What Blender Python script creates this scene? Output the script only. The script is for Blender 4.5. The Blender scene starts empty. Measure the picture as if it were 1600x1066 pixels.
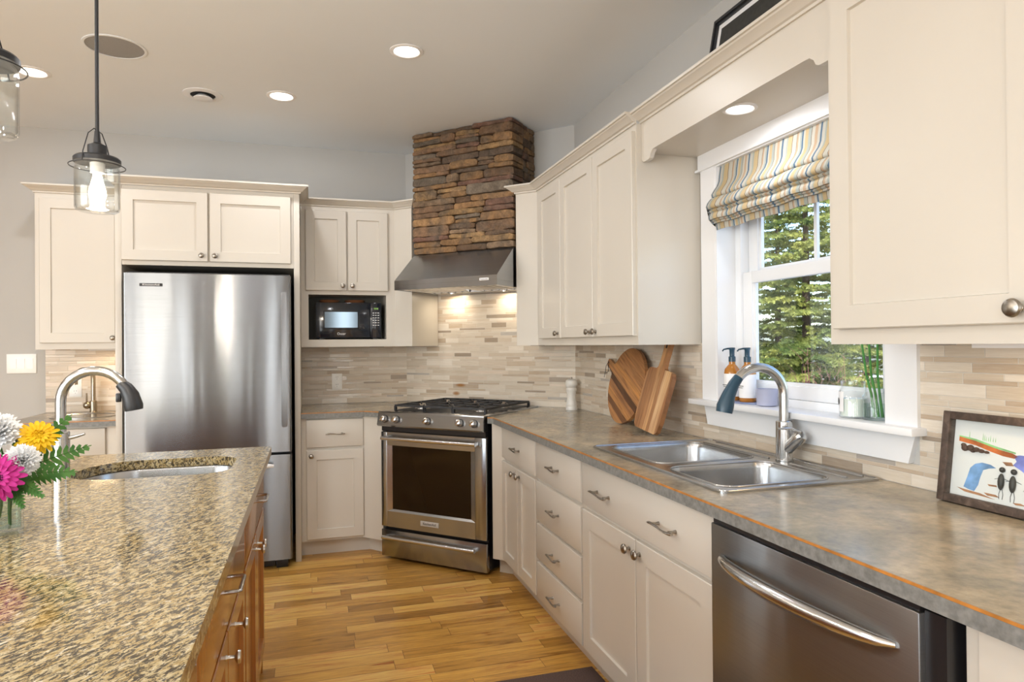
import bpy, bmesh, math, random
from mathutils import Matrix, Vector
C = bpy.context.scene.collection
SC = bpy.context.scene
PI = math.pi
rad = math.radians

# ------------------------------------------------------------------ camera
def look_matrix(loc, yaw, pitch, roll):
    a, b, c = rad(yaw), rad(pitch), rad(roll)
    f = Vector((math.sin(a)*math.cos(b), math.cos(a)*math.cos(b), math.sin(b)))
    r = Vector((math.cos(a), -math.sin(a), 0)); u = r.cross(f)
    r2 = r*math.cos(c) + u*math.sin(c); u2 = u*math.cos(c) - r*math.sin(c)
    m = Matrix((r2, u2, -f)).transposed().to_4x4(); m.translation = loc
    return m
cd = bpy.data.cameras.new('camera'); cam = bpy.data.objects.new('camera', cd); C.objects.link(cam)
cd.sensor_width = 36; cd.lens = 1045.5884/1600*36; cd.clip_start = .05; cd.clip_end = 200
cam.matrix_world = look_matrix((-1.6555, -5.0185, 1.3315), 16.7542, .279, -.4919)
SC.camera = cam

# ------------------------------------------------------------------ view, world, lights
SC.view_settings.view_transform = 'Standard'; SC.view_settings.look = 'None'
SC.view_settings.exposure = -0.08; SC.view_settings.gamma = 1; SC.view_settings.use_curve_mapping = False
SC.cycles.max_bounces = 10; SC.cycles.diffuse_bounces = 5; SC.cycles.glossy_bounces = 5
SC.cycles.transmission_bounces = 8; SC.cycles.transparent_max_bounces = 24
SC.cycles.caustics_reflective = False; SC.cycles.caustics_refractive = False
SC.cycles.sample_clamp_indirect = 4
W = bpy.data.worlds.new('world'); SC.world = W; W.use_nodes = True
wn = W.node_tree; wn.nodes.clear()
wo = wn.nodes.new('ShaderNodeOutputWorld'); wb = wn.nodes.new('ShaderNodeBackground')
ws = wn.nodes.new('ShaderNodeTexSky'); ws.sky_type = 'NISHITA'; ws.sun_disc = False
ws.sun_elevation = rad(42); ws.sun_rotation = rad(208); ws.air_density = 1.0; ws.dust_density = 2.0; ws.ozone_density = 1.5
wn.links.new(ws.outputs[0], wb.inputs[0]); wb.inputs[1].default_value = .60
wn.links.new(wb.outputs[0], wo.inputs[0])
sd = bpy.data.lights.new('sun', 'SUN'); sun = bpy.data.objects.new('sun', sd); C.objects.link(sun)
sd.energy = 7.5; sd.angle = rad(.6); sd.color = (1, .95, .86)
sun.rotation_euler = Vector((.42, .78, -.60)).to_track_quat('-Z', 'Y').to_euler()

def area(name, loc, size, power, col=(.975, .975, 1), shape='DISK', sy=None, direction=(0, 0, -1), spread=180):
    l = bpy.data.lights.new(name, 'AREA'); l.shape = shape; l.size = size
    if sy: l.size_y = sy
    l.energy = power; l.color = col; l.spread = rad(spread)
    o = bpy.data.objects.new(name, l); C.objects.link(o); o.location = loc
    o.rotation_euler = Vector(direction).to_track_quat('-Z', 'Y').to_euler()
    return o
def portal(name, loc, sx, sy, direction):
    o = area(name, loc, sx, 1, shape='RECTANGLE', sy=sy, direction=direction)
    o.data.cycles.is_portal = True
    return o
ZC = 2.7587                      # ceiling height
DL = [(-1.2, -1.771), (-1.805, -.997), (-3.02, -1.01)]                    # downlights the photo shows
DL_FILL = [(-3.35, -2.6), (-2.1, -4.0), (-3.6, -4.3), (-1.9, -6.0), (-3.3, -6.6), (-4.7, -3.0), (-4.8, -5.6), (-1.6, -7.6)]  # added fill lamps out of view, without fixtures
for i, (x, y) in enumerate(DL + DL_FILL):
    area('downlight_and_fill_lamp', (x, y, ZC-.012), .10, 6.5 if i < 3 else 8)
area('soffit_lamp', (-.215, -3.017, 2.138), .075, 2.0)
# added fill lamps at invented openings left and behind the camera; kitchen window portal
FILL_COL = (.89, .95, 1)
area('fill_light_left', (-5.9, -5.6, 1.25), 3.9, 195, FILL_COL, 'RECTANGLE', 2.1, (1, 0, 0))
FILL_WINDOWS = [(-5.85, -4.6), (-4.28, -3.98), (-2.80, -2.70), (-2.56, -2.49), (-2.35, -2.24), (-1.2, -.9)]
for a_, b_ in FILL_WINDOWS:
    area('fill_light_behind', ((a_+b_)/2, -8.42, 1.25), b_-a_, (16 if b_-a_ < 1 else 9)*(b_-a_)/.3, FILL_COL, 'RECTANGLE', 2.1, (0, 1, 0))
portal('window_portal', (.17, -3.0, 1.58), .86, .98, (-1, 0, 0))

# ------------------------------------------------------------------ node helpers
def new_mat(name):
    m = bpy.data.materials.new(name); m.use_nodes = True
    return m, m.node_tree, m.node_tree.nodes['Principled BSDF']
def nd(nt, t, **k):
    n = nt.nodes.new('ShaderNode'+t)
    for a, v in k.items():
        if a.startswith('i_'):
            key = a[2:]; key = int(key) if key.isdigit() else key.replace('_', ' ')
            n.inputs[key].default_value = v
        else: setattr(n, a, v)
    return n
def lk(nt, a, b): nt.links.new(a, b)
def mth(nt, op, a, b=None, c=None):
    n = nt.nodes.new('ShaderNodeMath'); n.operation = op
    for i, v in enumerate((a, b, c)):
        if v is None: continue
        if isinstance(v, (int, float)): n.inputs[i].default_value = v
        else: nt.links.new(v, n.inputs[i])
    return n.outputs[0]
def ramp(nt, fac, stops, interp='LINEAR'):
    n = nt.nodes.new('ShaderNodeValToRGB'); cr = n.color_ramp; cr.interpolation = interp
    while len(cr.elements) > 1: cr.elements.remove(cr.elements[-1])
    cr.elements[0].position = stops[0][0]; cr.elements[0].color = (*stops[0][1], 1)
    for p, c in stops[1:]:
        e = cr.elements.new(p); e.color = (*c, 1)
    nt.links.new(fac, n.inputs[0]); return n.outputs[0]
def g3(v): return (v, v, v)
def coords(nt, scale=(1, 1, 1), kind='Object'):
    tc = nd(nt, 'TexCoord'); mp = nd(nt, 'Mapping'); mp.inputs['Scale'].default_value = scale
    lk(nt, tc.outputs[kind], mp.inputs['Vector']); return mp.outputs[0]
def noise(nt, vec, scale=5, detail=4, rough=.5, dist=0):
    n = nd(nt, 'TexNoise'); n.inputs['Scale'].default_value = scale; n.inputs['Detail'].default_value = detail
    n.inputs['Roughness'].default_value = rough; n.inputs['Distortion'].default_value = dist
    if vec is not None: lk(nt, vec, n.inputs['Vector'])
    return n.outputs['Fac']
def bump(nt, b, h, strength=.2, dist=.01):
    n = nd(nt, 'Bump'); n.inputs['Strength'].default_value = strength; n.inputs['Distance'].default_value = dist
    lk(nt, h, n.inputs['Height']); lk(nt, n.outputs[0], b.inputs['Normal'])
def mixc(nt, fac, a, b, mode='MIX'):
    n = nd(nt, 'Mix'); n.data_type = 'RGBA'; n.blend_type = mode
    for sock, v in ((n.inputs[0], fac), (n.inputs[6], a), (n.inputs[7], b)):
        if isinstance(v, (int, float)): sock.default_value = v
        elif isinstance(v, tuple): sock.default_value = (*v, 1)
        else: nt.links.new(v, sock)
    return n.outputs[2]
def plain(name, col, rough=.5, metal=0, spec=.5, noise_amt=.0, coat=0, scale=8):
    m, nt, b = new_mat(name)
    b.inputs['Roughness'].default_value = rough; b.inputs['Metallic'].default_value = metal
    b.inputs['Specular IOR Level'].default_value = spec; b.inputs['Coat Weight'].default_value = coat
    b.inputs['Coat Roughness'].default_value = .08
    if noise_amt:
        f = noise(nt, coords(nt), scale, 4)
        lk(nt, ramp(nt, f, [(.3, tuple(c*(1-noise_amt) for c in col)), (.7, tuple(min(1, c*(1+noise_amt)) for c in col))]), b.inputs['Base Color'])
    else: b.inputs['Base Color'].default_value = (*col, 1)
    return m
def emis(name, col, s):
    m, nt, b = new_mat(name); b.inputs['Base Color'].default_value = (*col, 1)
    b.inputs['Emission Color'].default_value = (*col, 1); b.inputs['Emission Strength'].default_value = s
    return m
def clear_glass(name, tint=(1, 1, 1), refl=1.0, rough=.0):
    m, nt, b = new_mat(name); nt.nodes.remove(b); out = nt.nodes['Material Output']
    tr = nd(nt, 'BsdfTransparent'); tr.inputs[0].default_value = (*tint, 1)
    gl = nd(nt, 'BsdfGlossy'); gl.inputs['Roughness'].default_value = rough
    lw = nd(nt, 'LayerWeight'); lw.inputs[0].default_value = .5
    fz = mth(nt, 'ADD', mth(nt, 'MULTIPLY', mth(nt, 'POWER', lw.outputs['Facing'], 4.), .75), .035)
    mx = nd(nt, 'MixShader'); lk(nt, mth(nt, 'MULTIPLY', fz, refl), mx.inputs[0])
    lk(nt, tr.outputs[0], mx.inputs[1]); lk(nt, gl.outputs[0], mx.inputs[2]); lk(nt, mx.outputs[0], out.inputs[0])
    return m
M = {}
M['cab'] = plain('cream_cabinet_paint', (.60, .56, .495), .32, spec=.5, noise_amt=.012, scale=3)
M['wall'] = plain('grey_wall_paint', (.50, .495, .48), .7, spec=.3, noise_amt=.02, scale=2)
M['ceil'] = plain('ceiling_paint', (.79, .83, .87), .8, spec=.2, noise_amt=.01, scale=2)
M['trim'] = plain('white_trim_paint', (.80, .81, .83), .3)
M['vinyl'] = plain('white_vinyl', (.82, .84, .87), .25)
M['plate'] = plain('white_plastic', (.93, .93, .92), .3)
M['black'] = plain('black_plastic', (.012, .012, .014), .3)
M['satin_black'] = plain('satin_black', (.02, .021, .024), .38)
M['void'] = plain('recess_shade_black', (.02, .02, .02), .8)  # near-black colour stands in for shade in recesses
M['iron'] = plain('cast_iron', (.016, .016, .018), .5, noise_amt=.2, scale=60)
M['pewter'] = plain('antique_pewter', (.34, .31, .27), .3, metal=1, noise_amt=.25, scale=90)
M['nickel'] = plain('brushed_nickel', (.62, .60, .57), .24, metal=1)
M['chrome'] = plain('chrome', (.8, .8, .8), .08, metal=1)
M['bronze'] = plain('warm_nickel', (.40, .34, .26), .27, metal=1)
M['glass'] = clear_glass('clear_glass', (.97, .985, .98))
M['jar_glass'] = clear_glass('jar_glass', (.975, .985, .982), 1.2)
M['pane'] = clear_glass('window_glass', (.96, .98, .98), .8)
M['water'] = clear_glass('water', (.86, .93, .9), .6)
M['orange_edge'] = plain('orange_edge_line', (.42, .17, .035), .4, noise_amt=.3, scale=30)
M['bulb'] = emis('warm_filament_bulb', (1, .84, .6), 16)
M['lens'] = emis('downlight_lens', (1, .95, .86), 6)
M['amber'] = plain('amber_glass', (.42, .16, .02), .08, spec=.7)
M['navy'] = plain('navy_plastic', (.012, .05, .085), .3)
M['label'] = plain('white_paper_label', (.85, .85, .86), .6)
M['ink'] = plain('dark_ink', (.02, .02, .022), .5)
M['lavender'] = plain('lavender_glaze', (.40, .42, .56), .3)
M['tray'] = plain('blue_grey_tray', (.16, .2, .34), .3)
M['wax'] = plain('pale_mint_wax', (.80, .87, .82), .5)
M['mill'] = plain('pale_grey_wood_paint', (.70, .68, .64), .35, noise_amt=.05, scale=40)
M['lcd'] = emis('green_display', (.25, .6, .08), 1.2)
M['brown'] = plain('brown_dish', (.16, .07, .035), .35)
M['rug'] = plain('mauve_rug', (.105, .065, .055), .95, noise_amt=.3, scale=200)

def steel(name, col=.52, rough=.27, aniso=.75, wav=.35, axis=(0, 0, 1)):
    m, nt, b = new_mat(name)
    b.inputs['Metallic'].default_value = 1
    f = noise(nt, coords(nt, (3, 3, 420)), 1.0, 3)
    tint = lambda k: (col*k*.97, col*k, col*k*1.04)
    lk(nt, ramp(nt, f, [(.25, tint(.93)), (.75, tint(1.06))]), b.inputs['Base Color'])
    b.inputs['Roughness'].default_value = rough; b.inputs['Anisotropic'].default_value = aniso
    cx = nd(nt, 'CombineXYZ'); [setattr(cx.inputs[i], 'default_value', axis[i]) for i in range(3)]
    vt = nd(nt, 'VectorTransform', vector_type='VECTOR', convert_from='OBJECT', convert_to='WORLD')
    lk(nt, cx.outputs[0], vt.inputs[0]); lk(nt, vt.outputs[0], b.inputs['Tangent'])
    if wav:
        w = noise(nt, coords(nt, (7, 7, .9)), 1.0, 1, .4, .6)
        bump(nt, b, w, wav, .004)
    return m
M['steel'] = steel('brushed_stainless')
M['steel_fridge'] = steel('fridge_stainless', .235, .22, .85, .55)
M['steel_dw'] = steel('dishwasher_stainless', .36, .30, .8, .5)
M['steel_range'] = steel('range_stainless', .40, .22, .85, .35)
M['steel_sink'] = plain('sink_stainless', (.46, .465, .47), .24, metal=1, noise_amt=.06, scale=25)
M['steel_bar'] = plain('satin_steel_bar', (.62, .62, .62), .22, metal=1)

STAINS = ((-.242, .983, .036, .018), (-.205, 1.043, .048, .014))
def splash_mat(name='strip_tile_mosaic', stains=()):
    m, nt, b = new_mat(name)
    tc = nd(nt, 'TexCoord'); sx = nd(nt, 'SeparateXYZ'); lk(nt, tc.outputs['Object'], sx.inputs[0])
    u, v = sx.outputs[0], sx.outputs[2]
    t = mth(nt, 'ADD', mth(nt, 'DIVIDE', v, .0205), mth(nt, 'MULTIPLY', mth(nt, 'SINE', mth(nt, 'MULTIPLY', v, 118.)), .26))
    t = mth(nt, 'ADD', t, mth(nt, 'MULTIPLY', mth(nt, 'SINE', mth(nt, 'MULTIPLY', v, 71.)), .12))
    row = mth(nt, 'FLOOR', t); fv = mth(nt, 'FRACT', t)
    wr = nd(nt, 'TexWhiteNoise', noise_dimensions='1D'); lk(nt, row, wr.inputs['W'])
    sr = nd(nt, 'SeparateColor'); lk(nt, wr.outputs['Color'], sr.inputs[0])
    L = mth(nt, 'ADD', mth(nt, 'MULTIPLY', sr.outputs[0], .14), .10)
    cu = mth(nt, 'ADD', mth(nt, 'DIVIDE', u, L), mth(nt, 'MULTIPLY', sr.outputs[1], 9.))
    cell = mth(nt, 'FLOOR', cu); fu = mth(nt, 'FRACT', cu)
    cv = nd(nt, 'CombineXYZ'); lk(nt, row, cv.inputs[0]); lk(nt, cell, cv.inputs[1])
    wn2 = nd(nt, 'TexWhiteNoise', noise_dimensions='2D'); lk(nt, cv.outputs[0], wn2.inputs['Vector'])
    sc = nd(nt, 'SeparateColor'); lk(nt, wn2.outputs['Color'], sc.inputs[0])
    col = ramp(nt, sc.outputs[0], [(0, (.60, .535, .45)), (.30, (.69, .63, .55)), (.52, (.56, .485, .395)), (.70, (.525, .435, .34)),
               (.82, (.64, .55, .46)), (.90, (.46, .375, .29)), (.955, (.33, .275, .22)), (.985, (.42, .39, .36))], 'CONSTANT')
    st = noise(nt, coords(nt, (9, 9, 120)), 1.5, 4, .6, .4)
    col = mixc(nt, .35, col, ramp(nt, st, [(.3, (.40, .31, .23)), (.65, (.80, .75, .69))]), 'SOFT_LIGHT')
    ev = mth(nt, 'MULTIPLY', mth(nt, 'MINIMUM', fv, mth(nt, 'SUBTRACT', 1., fv)), .0205)
    eu = mth(nt, 'MULTIPLY', mth(nt, 'MINIMUM', fu, mth(nt, 'SUBTRACT', 1., fu)), L)
    e = mth(nt, 'MINIMUM', ev, eu)
    edge = nd(nt, 'MapRange'); edge.inputs[1].default_value = .0004; edge.inputs[2].default_value = .0014; lk(nt, e, edge.inputs[0])
    col = mixc(nt, edge.outputs[0], (.62, .58, .52), col)
    for su, sz, ru, rz in stains:                       # rusty cooking stains on the tiles behind the cooktop
        du = mth(nt, 'DIVIDE', mth(nt, 'SUBTRACT', u, su), ru); dz = mth(nt, 'DIVIDE', mth(nt, 'SUBTRACT', v, sz), rz)
        r2 = mth(nt, 'ADD', mth(nt, 'MULTIPLY', du, du), mth(nt, 'MULTIPLY', dz, dz))
        k = nd(nt, 'MapRange'); k.inputs[1].default_value = 1.0; k.inputs[2].default_value = .1; lk(nt, r2, k.inputs[0])
        col = mixc(nt, mth(nt, 'MULTIPLY', k.outputs[0], .85), col, (.33, .13, .02))
    lk(nt, col, b.inputs['Base Color'])
    rg = mth(nt, 'ADD', mth(nt, 'MULTIPLY', sc.outputs[1], .30), .12)
    lk(nt, rg, b.inputs['Roughness'])
    h = mth(nt, 'ADD', edge.outputs[0], mth(nt, 'MULTIPLY', sc.outputs[2], .9))
    bump(nt, b, h, .45, .0025)
    return m
M['splash'] = splash_mat()
M['splash_stained'] = splash_mat('strip_tile_mosaic_stained', STAINS)

def laminate():
    m, nt, b = new_mat('stone_look_laminate')
    v = coords(nt)
    f = noise(nt, v, 5.5, 8, .62, .4); f2 = noise(nt, v, 46, 5, .65)
    c = ramp(nt, f, [(.30, (.19, .17, .135)), (.44, (.27, .235, .175)), (.56, (.35, .295, .21)), (.70, (.46, .38, .26))])
    c = mixc(nt, .5, c, ramp(nt, f2, [(.3, g3(.3)), (.7, g3(.72))]), 'OVERLAY')
    lk(nt, c, b.inputs['Base Color']); b.inputs['Roughness'].default_value = .21
    bump(nt, b, f2, .04, .002)
    return m
M['laminate'] = laminate()
M['lam_edge'] = plain('slate_grey_laminate_edge', (.185, .185, .175), .4, noise_amt=.26, scale=75)

def granite():
    m, nt, b = new_mat('gold_granite')
    tc = nd(nt, 'TexCoord'); mp0 = nd(nt, 'Mapping'); mp0.inputs['Rotation'].default_value = (0, 0, rad(-58))
    mp = nd(nt, 'Mapping'); mp.inputs['Scale'].default_value = (1, 2.3, 1.7)
    lk(nt, tc.outputs['Object'], mp0.inputs[0]); lk(nt, mp0.outputs[0], mp.inputs[0]); v = mp.outputs[0]
    a = noise(nt, v, 30, 7, .72, .5)
    c = ramp(nt, a, [(.32, (.17, .12, .055)), (.42, (.36, .265, .12)), (.50, (.46, .365, .195)), (.58, (.54, .46, .295)), (.70, (.42, .33, .175))])
    w = noise(nt, v, 38, 5, .65, 1.2)
    c = mixc(nt, ramp(nt, w, [(.58, g3(0)), (.64, g3(.8))]), c, (.66, .62, .52))
    d = noise(nt, v, 62, 6, .75, .6)
    c = mixc(nt, ramp(nt, d, [(.485, g3(0)), (.54, g3(.92))]), c, (.035, .030, .026))
    e = noise(nt, v, 15, 6, .75, 1.0)
    c = mixc(nt, ramp(nt, e, [(.57, g3(0)), (.64, g3(.88))]), c, (.05, .042, .034))
    big = noise(nt, v, 5, 3, .6, .6)
    c = mixc(nt, .35, c, ramp(nt, big, [(.3, (.36, .30, .2)), (.7, (.66, .6, .5))]), 'SOFT_LIGHT')
    lk(nt, c, b.inputs['Base Color']); b.inputs['Roughness'].default_value = .09
    b.inputs['Specular IOR Level'].default_value = .42
    return m
M['granite'] = granite()

def floor_mat():
    m, nt, b = new_mat('oak_strip_floor')
    tc = nd(nt, 'TexCoord'); sx = nd(nt, 'SeparateXYZ'); lk(nt, tc.outputs['Object'], sx.inputs[0])
    t = mth(nt, 'DIVIDE', sx.outputs[1], .083); row = mth(nt, 'FLOOR', t); fv = mth(nt, 'FRACT', t)
    wr = nd(nt, 'TexWhiteNoise', noise_dimensions='1D'); lk(nt, row, wr.inputs['W'])
    sr = nd(nt, 'SeparateColor'); lk(nt, wr.outputs['Color'], sr.inputs[0])
    L = mth(nt, 'ADD', mth(nt, 'MULTIPLY', sr.outputs[0], .45), .38)
    cu = mth(nt, 'ADD', mth(nt, 'DIVIDE', sx.outputs[0], L), mth(nt, 'MULTIPLY', sr.outputs[1], 7.))
    cell = mth(nt, 'FLOOR', cu); fu = mth(nt, 'FRACT', cu)
    cv = nd(nt, 'CombineXYZ'); lk(nt, row, cv.inputs[0]); lk(nt, cell, cv.inputs[1])
    w2 = nd(nt, 'TexWhiteNoise', noise_dimensions='2D'); lk(nt, cv.outputs[0], w2.inputs['Vector'])
    sc = nd(nt, 'SeparateColor'); lk(nt, w2.outputs['Color'], sc.inputs[0])
    base = ramp(nt, sc.outputs[0], [(0, (.33, .165, .036)), (.2, (.46, .245, .056)), (.6, (.60, .335, .08)), (1, (.74, .465, .145))])
    # grain follows each strip, shifted per strip
    cg = nd(nt, 'CombineXYZ')
    lk(nt, mth(nt, 'ADD', mth(nt, 'MULTIPLY', sx.outputs[0], 2.2), mth(nt, 'MULTIPLY', sc.outputs[1], 40.)), cg.inputs[0])
    lk(nt, mth(nt, 'MULTIPLY', sx.outputs[1], 26.), cg.inputs[1]); lk(nt, mth(nt, 'MULTIPLY', sc.outputs[2], 30.), cg.inputs[2])
    gr = noise(nt, cg.outputs[0], 1.3, 7, .62, 1.1)
    col = mixc(nt, .85, base, ramp(nt, gr, [(.30, (.16, .10, .05)), (.46, (.47, .46, .44)), (.72, (.70, .67, .60))]), 'OVERLAY')
    fine = noise(nt, cg.outputs[0], 9, 3, .6)
    col = mixc(nt, .25, col, ramp(nt, fine, [(.3, g3(.25)), (.7, g3(.75))]), 'OVERLAY')
    ev = mth(nt, 'MULTIPLY', mth(nt, 'MINIMUM', fv, mth(nt, 'SUBTRACT', 1., fv)), .083)
    eu = mth(nt, 'MULTIPLY', mth(nt, 'MINIMUM', fu, mth(nt, 'SUBTRACT', 1., fu)), L)
    e = nd(nt, 'MapRange'); e.inputs[1].default_value = .0003; e.inputs[2].default_value = .0016
    lk(nt, mth(nt, 'MINIMUM', ev, eu), e.inputs[0])
    col = mixc(nt, e.outputs[0], (.16, .08, .025), col)
    lk(nt, col, b.inputs['Base Color']); b.inputs['Roughness'].default_value = .3; b.inputs['Specular IOR Level'].default_value = .35
    bump(nt, b, mth(nt, 'ADD', e.outputs[0], mth(nt, 'MULTIPLY', gr, .25)), .2, .002)
    return m
M['floor'] = floor_mat()

def wood(name, stops, stretch=(1, 1, 12), scale=3, rough=.35, coat=0, dist=1.0, rot=(0, 0, 0)):
    m, nt, b = new_mat(name)
    tc = nd(nt, 'TexCoord'); mp = nd(nt, 'Mapping'); mp.inputs['Scale'].default_value = stretch; mp.inputs['Rotation'].default_value = rot
    lk(nt, tc.outputs['Object'], mp.inputs[0])
    f = noise(nt, mp.outputs[0], scale, 6, .58, dist)
    lk(nt, ramp(nt, f, stops), b.inputs['Base Color'])
    b.inputs['Roughness'].default_value = rough; b.inputs['Coat Weight'].default_value = coat; b.inputs['Coat Roughness'].default_value = .12
    bump(nt, b, f, .06, .002)
    return m
M['cherry'] = wood('cherry_wood', [(.3, (.29, .098, .018)), (.5, (.38, .14, .026)), (.72, (.45, .185, .04))], (14, 14, 1.2), 1.6, .22, .5, .6)
def glued_board(name, a, stops, width, grain):
    # strips glued edge to edge; a = direction of the strips in the (y, z) plane
    m, nt, b = new_mat(name)
    tc = nd(nt, 'TexCoord'); sx = nd(nt, 'SeparateXYZ'); lk(nt, tc.outputs['Object'], sx.inputs[0])
    ca, sa = math.cos(a), math.sin(a)
    al = mth(nt, 'ADD', mth(nt, 'MULTIPLY', sx.outputs[1], ca), mth(nt, 'MULTIPLY', sx.outputs[2], sa))
    ac = mth(nt, 'ADD', mth(nt, 'MULTIPLY', sx.outputs[1], -sa), mth(nt, 'MULTIPLY', sx.outputs[2], ca))
    cv = nd(nt, 'CombineXYZ'); lk(nt, mth(nt, 'MULTIPLY', al, 2.2), cv.inputs[0]); lk(nt, mth(nt, 'MULTIPLY', ac, 6.), cv.inputs[1])
    wob = noise(nt, cv.outputs[0], 2.2, 3, .5)
    t = mth(nt, 'DIVIDE', mth(nt, 'ADD', ac, mth(nt, 'MULTIPLY', wob, .020)), width)
    w = nd(nt, 'TexWhiteNoise', noise_dimensions='1D'); lk(nt, mth(nt, 'FLOOR', t), w.inputs['W'])
    base = ramp(nt, w.outputs['Value'], stops)
    c2 = nd(nt, 'CombineXYZ'); lk(nt, mth(nt, 'MULTIPLY', al, 3.), c2.inputs[0]); lk(nt, mth(nt, 'MULTIPLY', ac, 60.), c2.inputs[1]); lk(nt, w.outputs['Value'], c2.inputs[2])
    g = noise(nt, c2.outputs[0], 1.6, 5, .6, .8)
    c = mixc(nt, grain, base, ramp(nt, g, [(.3, (.24, .17, .12)), (.5, g3(.5)), (.7, (.74, .68, .6))]), 'OVERLAY')
    lk(nt, c, b.inputs['Base Color']); b.inputs['Roughness'].default_value = .42
    return m
M['acacia'] = glued_board('acacia_board', rad(25), [(0, (.09, .036, .014)), (.3, (.20, .088, .035)), (.55, (.36, .17, .062)), (.8, (.30, .135, .05)), (1, (.50, .235, .065))], .034, .8)
M['walnut'] = glued_board('striped_paddle_board', rad(95.5), [(0, (.26, .12, .05)), (.35, (.42, .22, .10)), (.7, (.50, .29, .135)), (1, (.62, .42, .24))], .030, .8)
M['frame_wood'] = wood('weathered_brown_frame', [(.3, (.035, .022, .016)), (.55, (.085, .057, .043)), (.75, (.15, .11, .085))], (30, 30, 30), 1.2, .6)

def stone_mat():
    m, nt, b = new_mat('ledge_stone')
    at = nd(nt, 'Attribute', attribute_name='stone_colour')
    v = coords(nt); f = noise(nt, v, 22, 8, .65, .4); f2 = noise(nt, v, 90, 4, .6)
    lowf = noise(nt, v, 9, 4, .55, .8)
    c = mixc(nt, ramp(nt, lowf, [(.42, g3(0)), (.66, g3(.75))]), at.outputs['Color'], (.115, .090, .068))
    c = mixc(nt, .75, c, ramp(nt, f, [(.28, g3(.22)), (.7, g3(.74))]), 'OVERLAY')
    c = mixc(nt, .45, c, ramp(nt, f2, [(.3, g3(.26)), (.7, g3(.7))]), 'OVERLAY')
    lk(nt, c, b.inputs['Base Color']); b.inputs['Roughness'].default_value = .85; b.inputs['Specular IOR Level'].default_value = .25
    bump(nt, b, mth(nt, 'ADD', f, mth(nt, 'MULTIPLY', f2, .4)), .75, .014)
    return m
M['stone'] = stone_mat()
def blind_mat():
    m, nt, b = new_mat('striped_shade_fabric')
    tc = nd(nt, 'TexCoord'); sx = nd(nt, 'SeparateXYZ'); lk(nt, tc.outputs['Object'], sx.inputs[0])
    u = mth(nt, 'ADD', sx.outputs[1], mth(nt, 'MULTIPLY', mth(nt, 'SINE', mth(nt, 'MULTIPLY', sx.outputs[1], 37.)), .006))
    a = mth(nt, 'FRACT', mth(nt, 'DIVIDE', u, .19))
    cr, yl, bl, gr, tn, br = (.62, .60, .53), (.62, .49, .29), (.13, .21, .31), (.44, .48, .45), (.58, .43, .30), (.22, .17, .13)
    seq = [(0, cr), (.07, br), (.085, yl), (.20, gr), (.24, cr), (.31, bl), (.35, cr), (.40, tn), (.46, cr), (.52, br), (.535, gr), (.60, yl), (.68, cr), (.73, bl), (.775, gr), (.83, cr), (.88, tn), (.93, br), (.945, cr)]
    n = nd(nt, 'ValToRGB'); n.color_ramp.interpolation = 'CONSTANT'
    e = n.color_ramp.elements; e.remove(e[-1]); e[0].position = 0; e[0].color = (*seq[0][1], 1)
    for p, c in seq[1:]:
        q = e.new(p); q.color = (*c, 1)
    lk(nt, a, n.inputs[0]); f = noise(nt, coords(nt), 600, 2)
    c = mixc(nt, .15, n.outputs[0], ramp(nt, f, [(.3, g3(.3)), (.7, g3(.7))]), 'OVERLAY')
    lk(nt, c, b.inputs['Base Color']); b.inputs['Roughness'].default_value = .9; b.inputs['Specular IOR Level'].default_value = .1
    out = nt.nodes['Material Output']; tl = nd(nt, 'BsdfTranslucent'); lk(nt, c, tl.inputs[0])
    mx = nd(nt, 'MixShader'); mx.inputs[0].default_value = .3
    lk(nt, b.outputs[0], mx.inputs[1]); lk(nt, tl.outputs[0], mx.inputs[2]); lk(nt, mx.outputs[0], out.inputs[0])
    return m
M['shade'] = blind_mat()
def leafy(name, lo, hi, trans=.35, sc=3):
    m, nt, b = new_mat(name)
    f = noise(nt, coords(nt), sc, 3); c = ramp(nt, f, [(.35, lo), (.65, hi)])
    lk(nt, c, b.inputs['Base Color']); b.inputs['Roughness'].default_value = .5; b.inputs['Specular IOR Level'].default_value = .25
    out = nt.nodes['Material Output']; tl = nd(nt, 'BsdfTranslucent'); lk(nt, c, tl.inputs[0])
    mx = nd(nt, 'MixShader'); mx.inputs[0].default_value = trans
    lk(nt, b.outputs[0], mx.inputs[1]); lk(nt, tl.outputs[0], mx.inputs[2]); lk(nt, mx.outputs[0], out.inputs[0])
    return m
M['needle'] = leafy('spruce_needles', (.10, .15, .04), (.36, .37, .10), .35, 2.5)
M['twig'] = leafy('red_brown_twigs', (.13, .05, .045), (.27, .13, .10), .2)
M['bark'] = plain('bark', (.10, .07, .05), .9, noise_amt=.3)
M['snow'] = plain('pale_ground', (.78, .79, .80), .8, noise_amt=.2, scale=1.5)
M['fern'] = leafy('fern_green', (.03, .11, .02), (.08, .2, .04), .25, 20)
M['stem'] = leafy('stem_green', (.06, .22, .04), (.10, .34, .08), .2, 20)
M['magenta'] = leafy('magenta_petals', (.46, .012, .19), (.66, .05, .36), .3, 30)
M['yellow'] = leafy('yellow_petals', (.78, .47, .008), (.86, .62, .02), .3, 30)
M['carnation'] = leafy('white_petals', (.86, .87, .88), (.92, .92, .92), .12, 30)
M['eye'] = plain('dark_flower_eye', (.02, .006, .01), .9)
M['tan'] = plain('tan_wood', (.60, .40, .24), .5, noise_amt=.1)
M['speaker'] = plain('grey_speaker_cloth', (.32, .32, .32), .9, noise_amt=.1, scale=300)
M['art_blue'] = plain('blue_watercolour', (.19, .37, .68), .7, noise_amt=.45, scale=25)
M['art_sea'] = plain('violet_blue_watercolour', (.19, .22, .60), .7, noise_amt=.5, scale=30)
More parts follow.
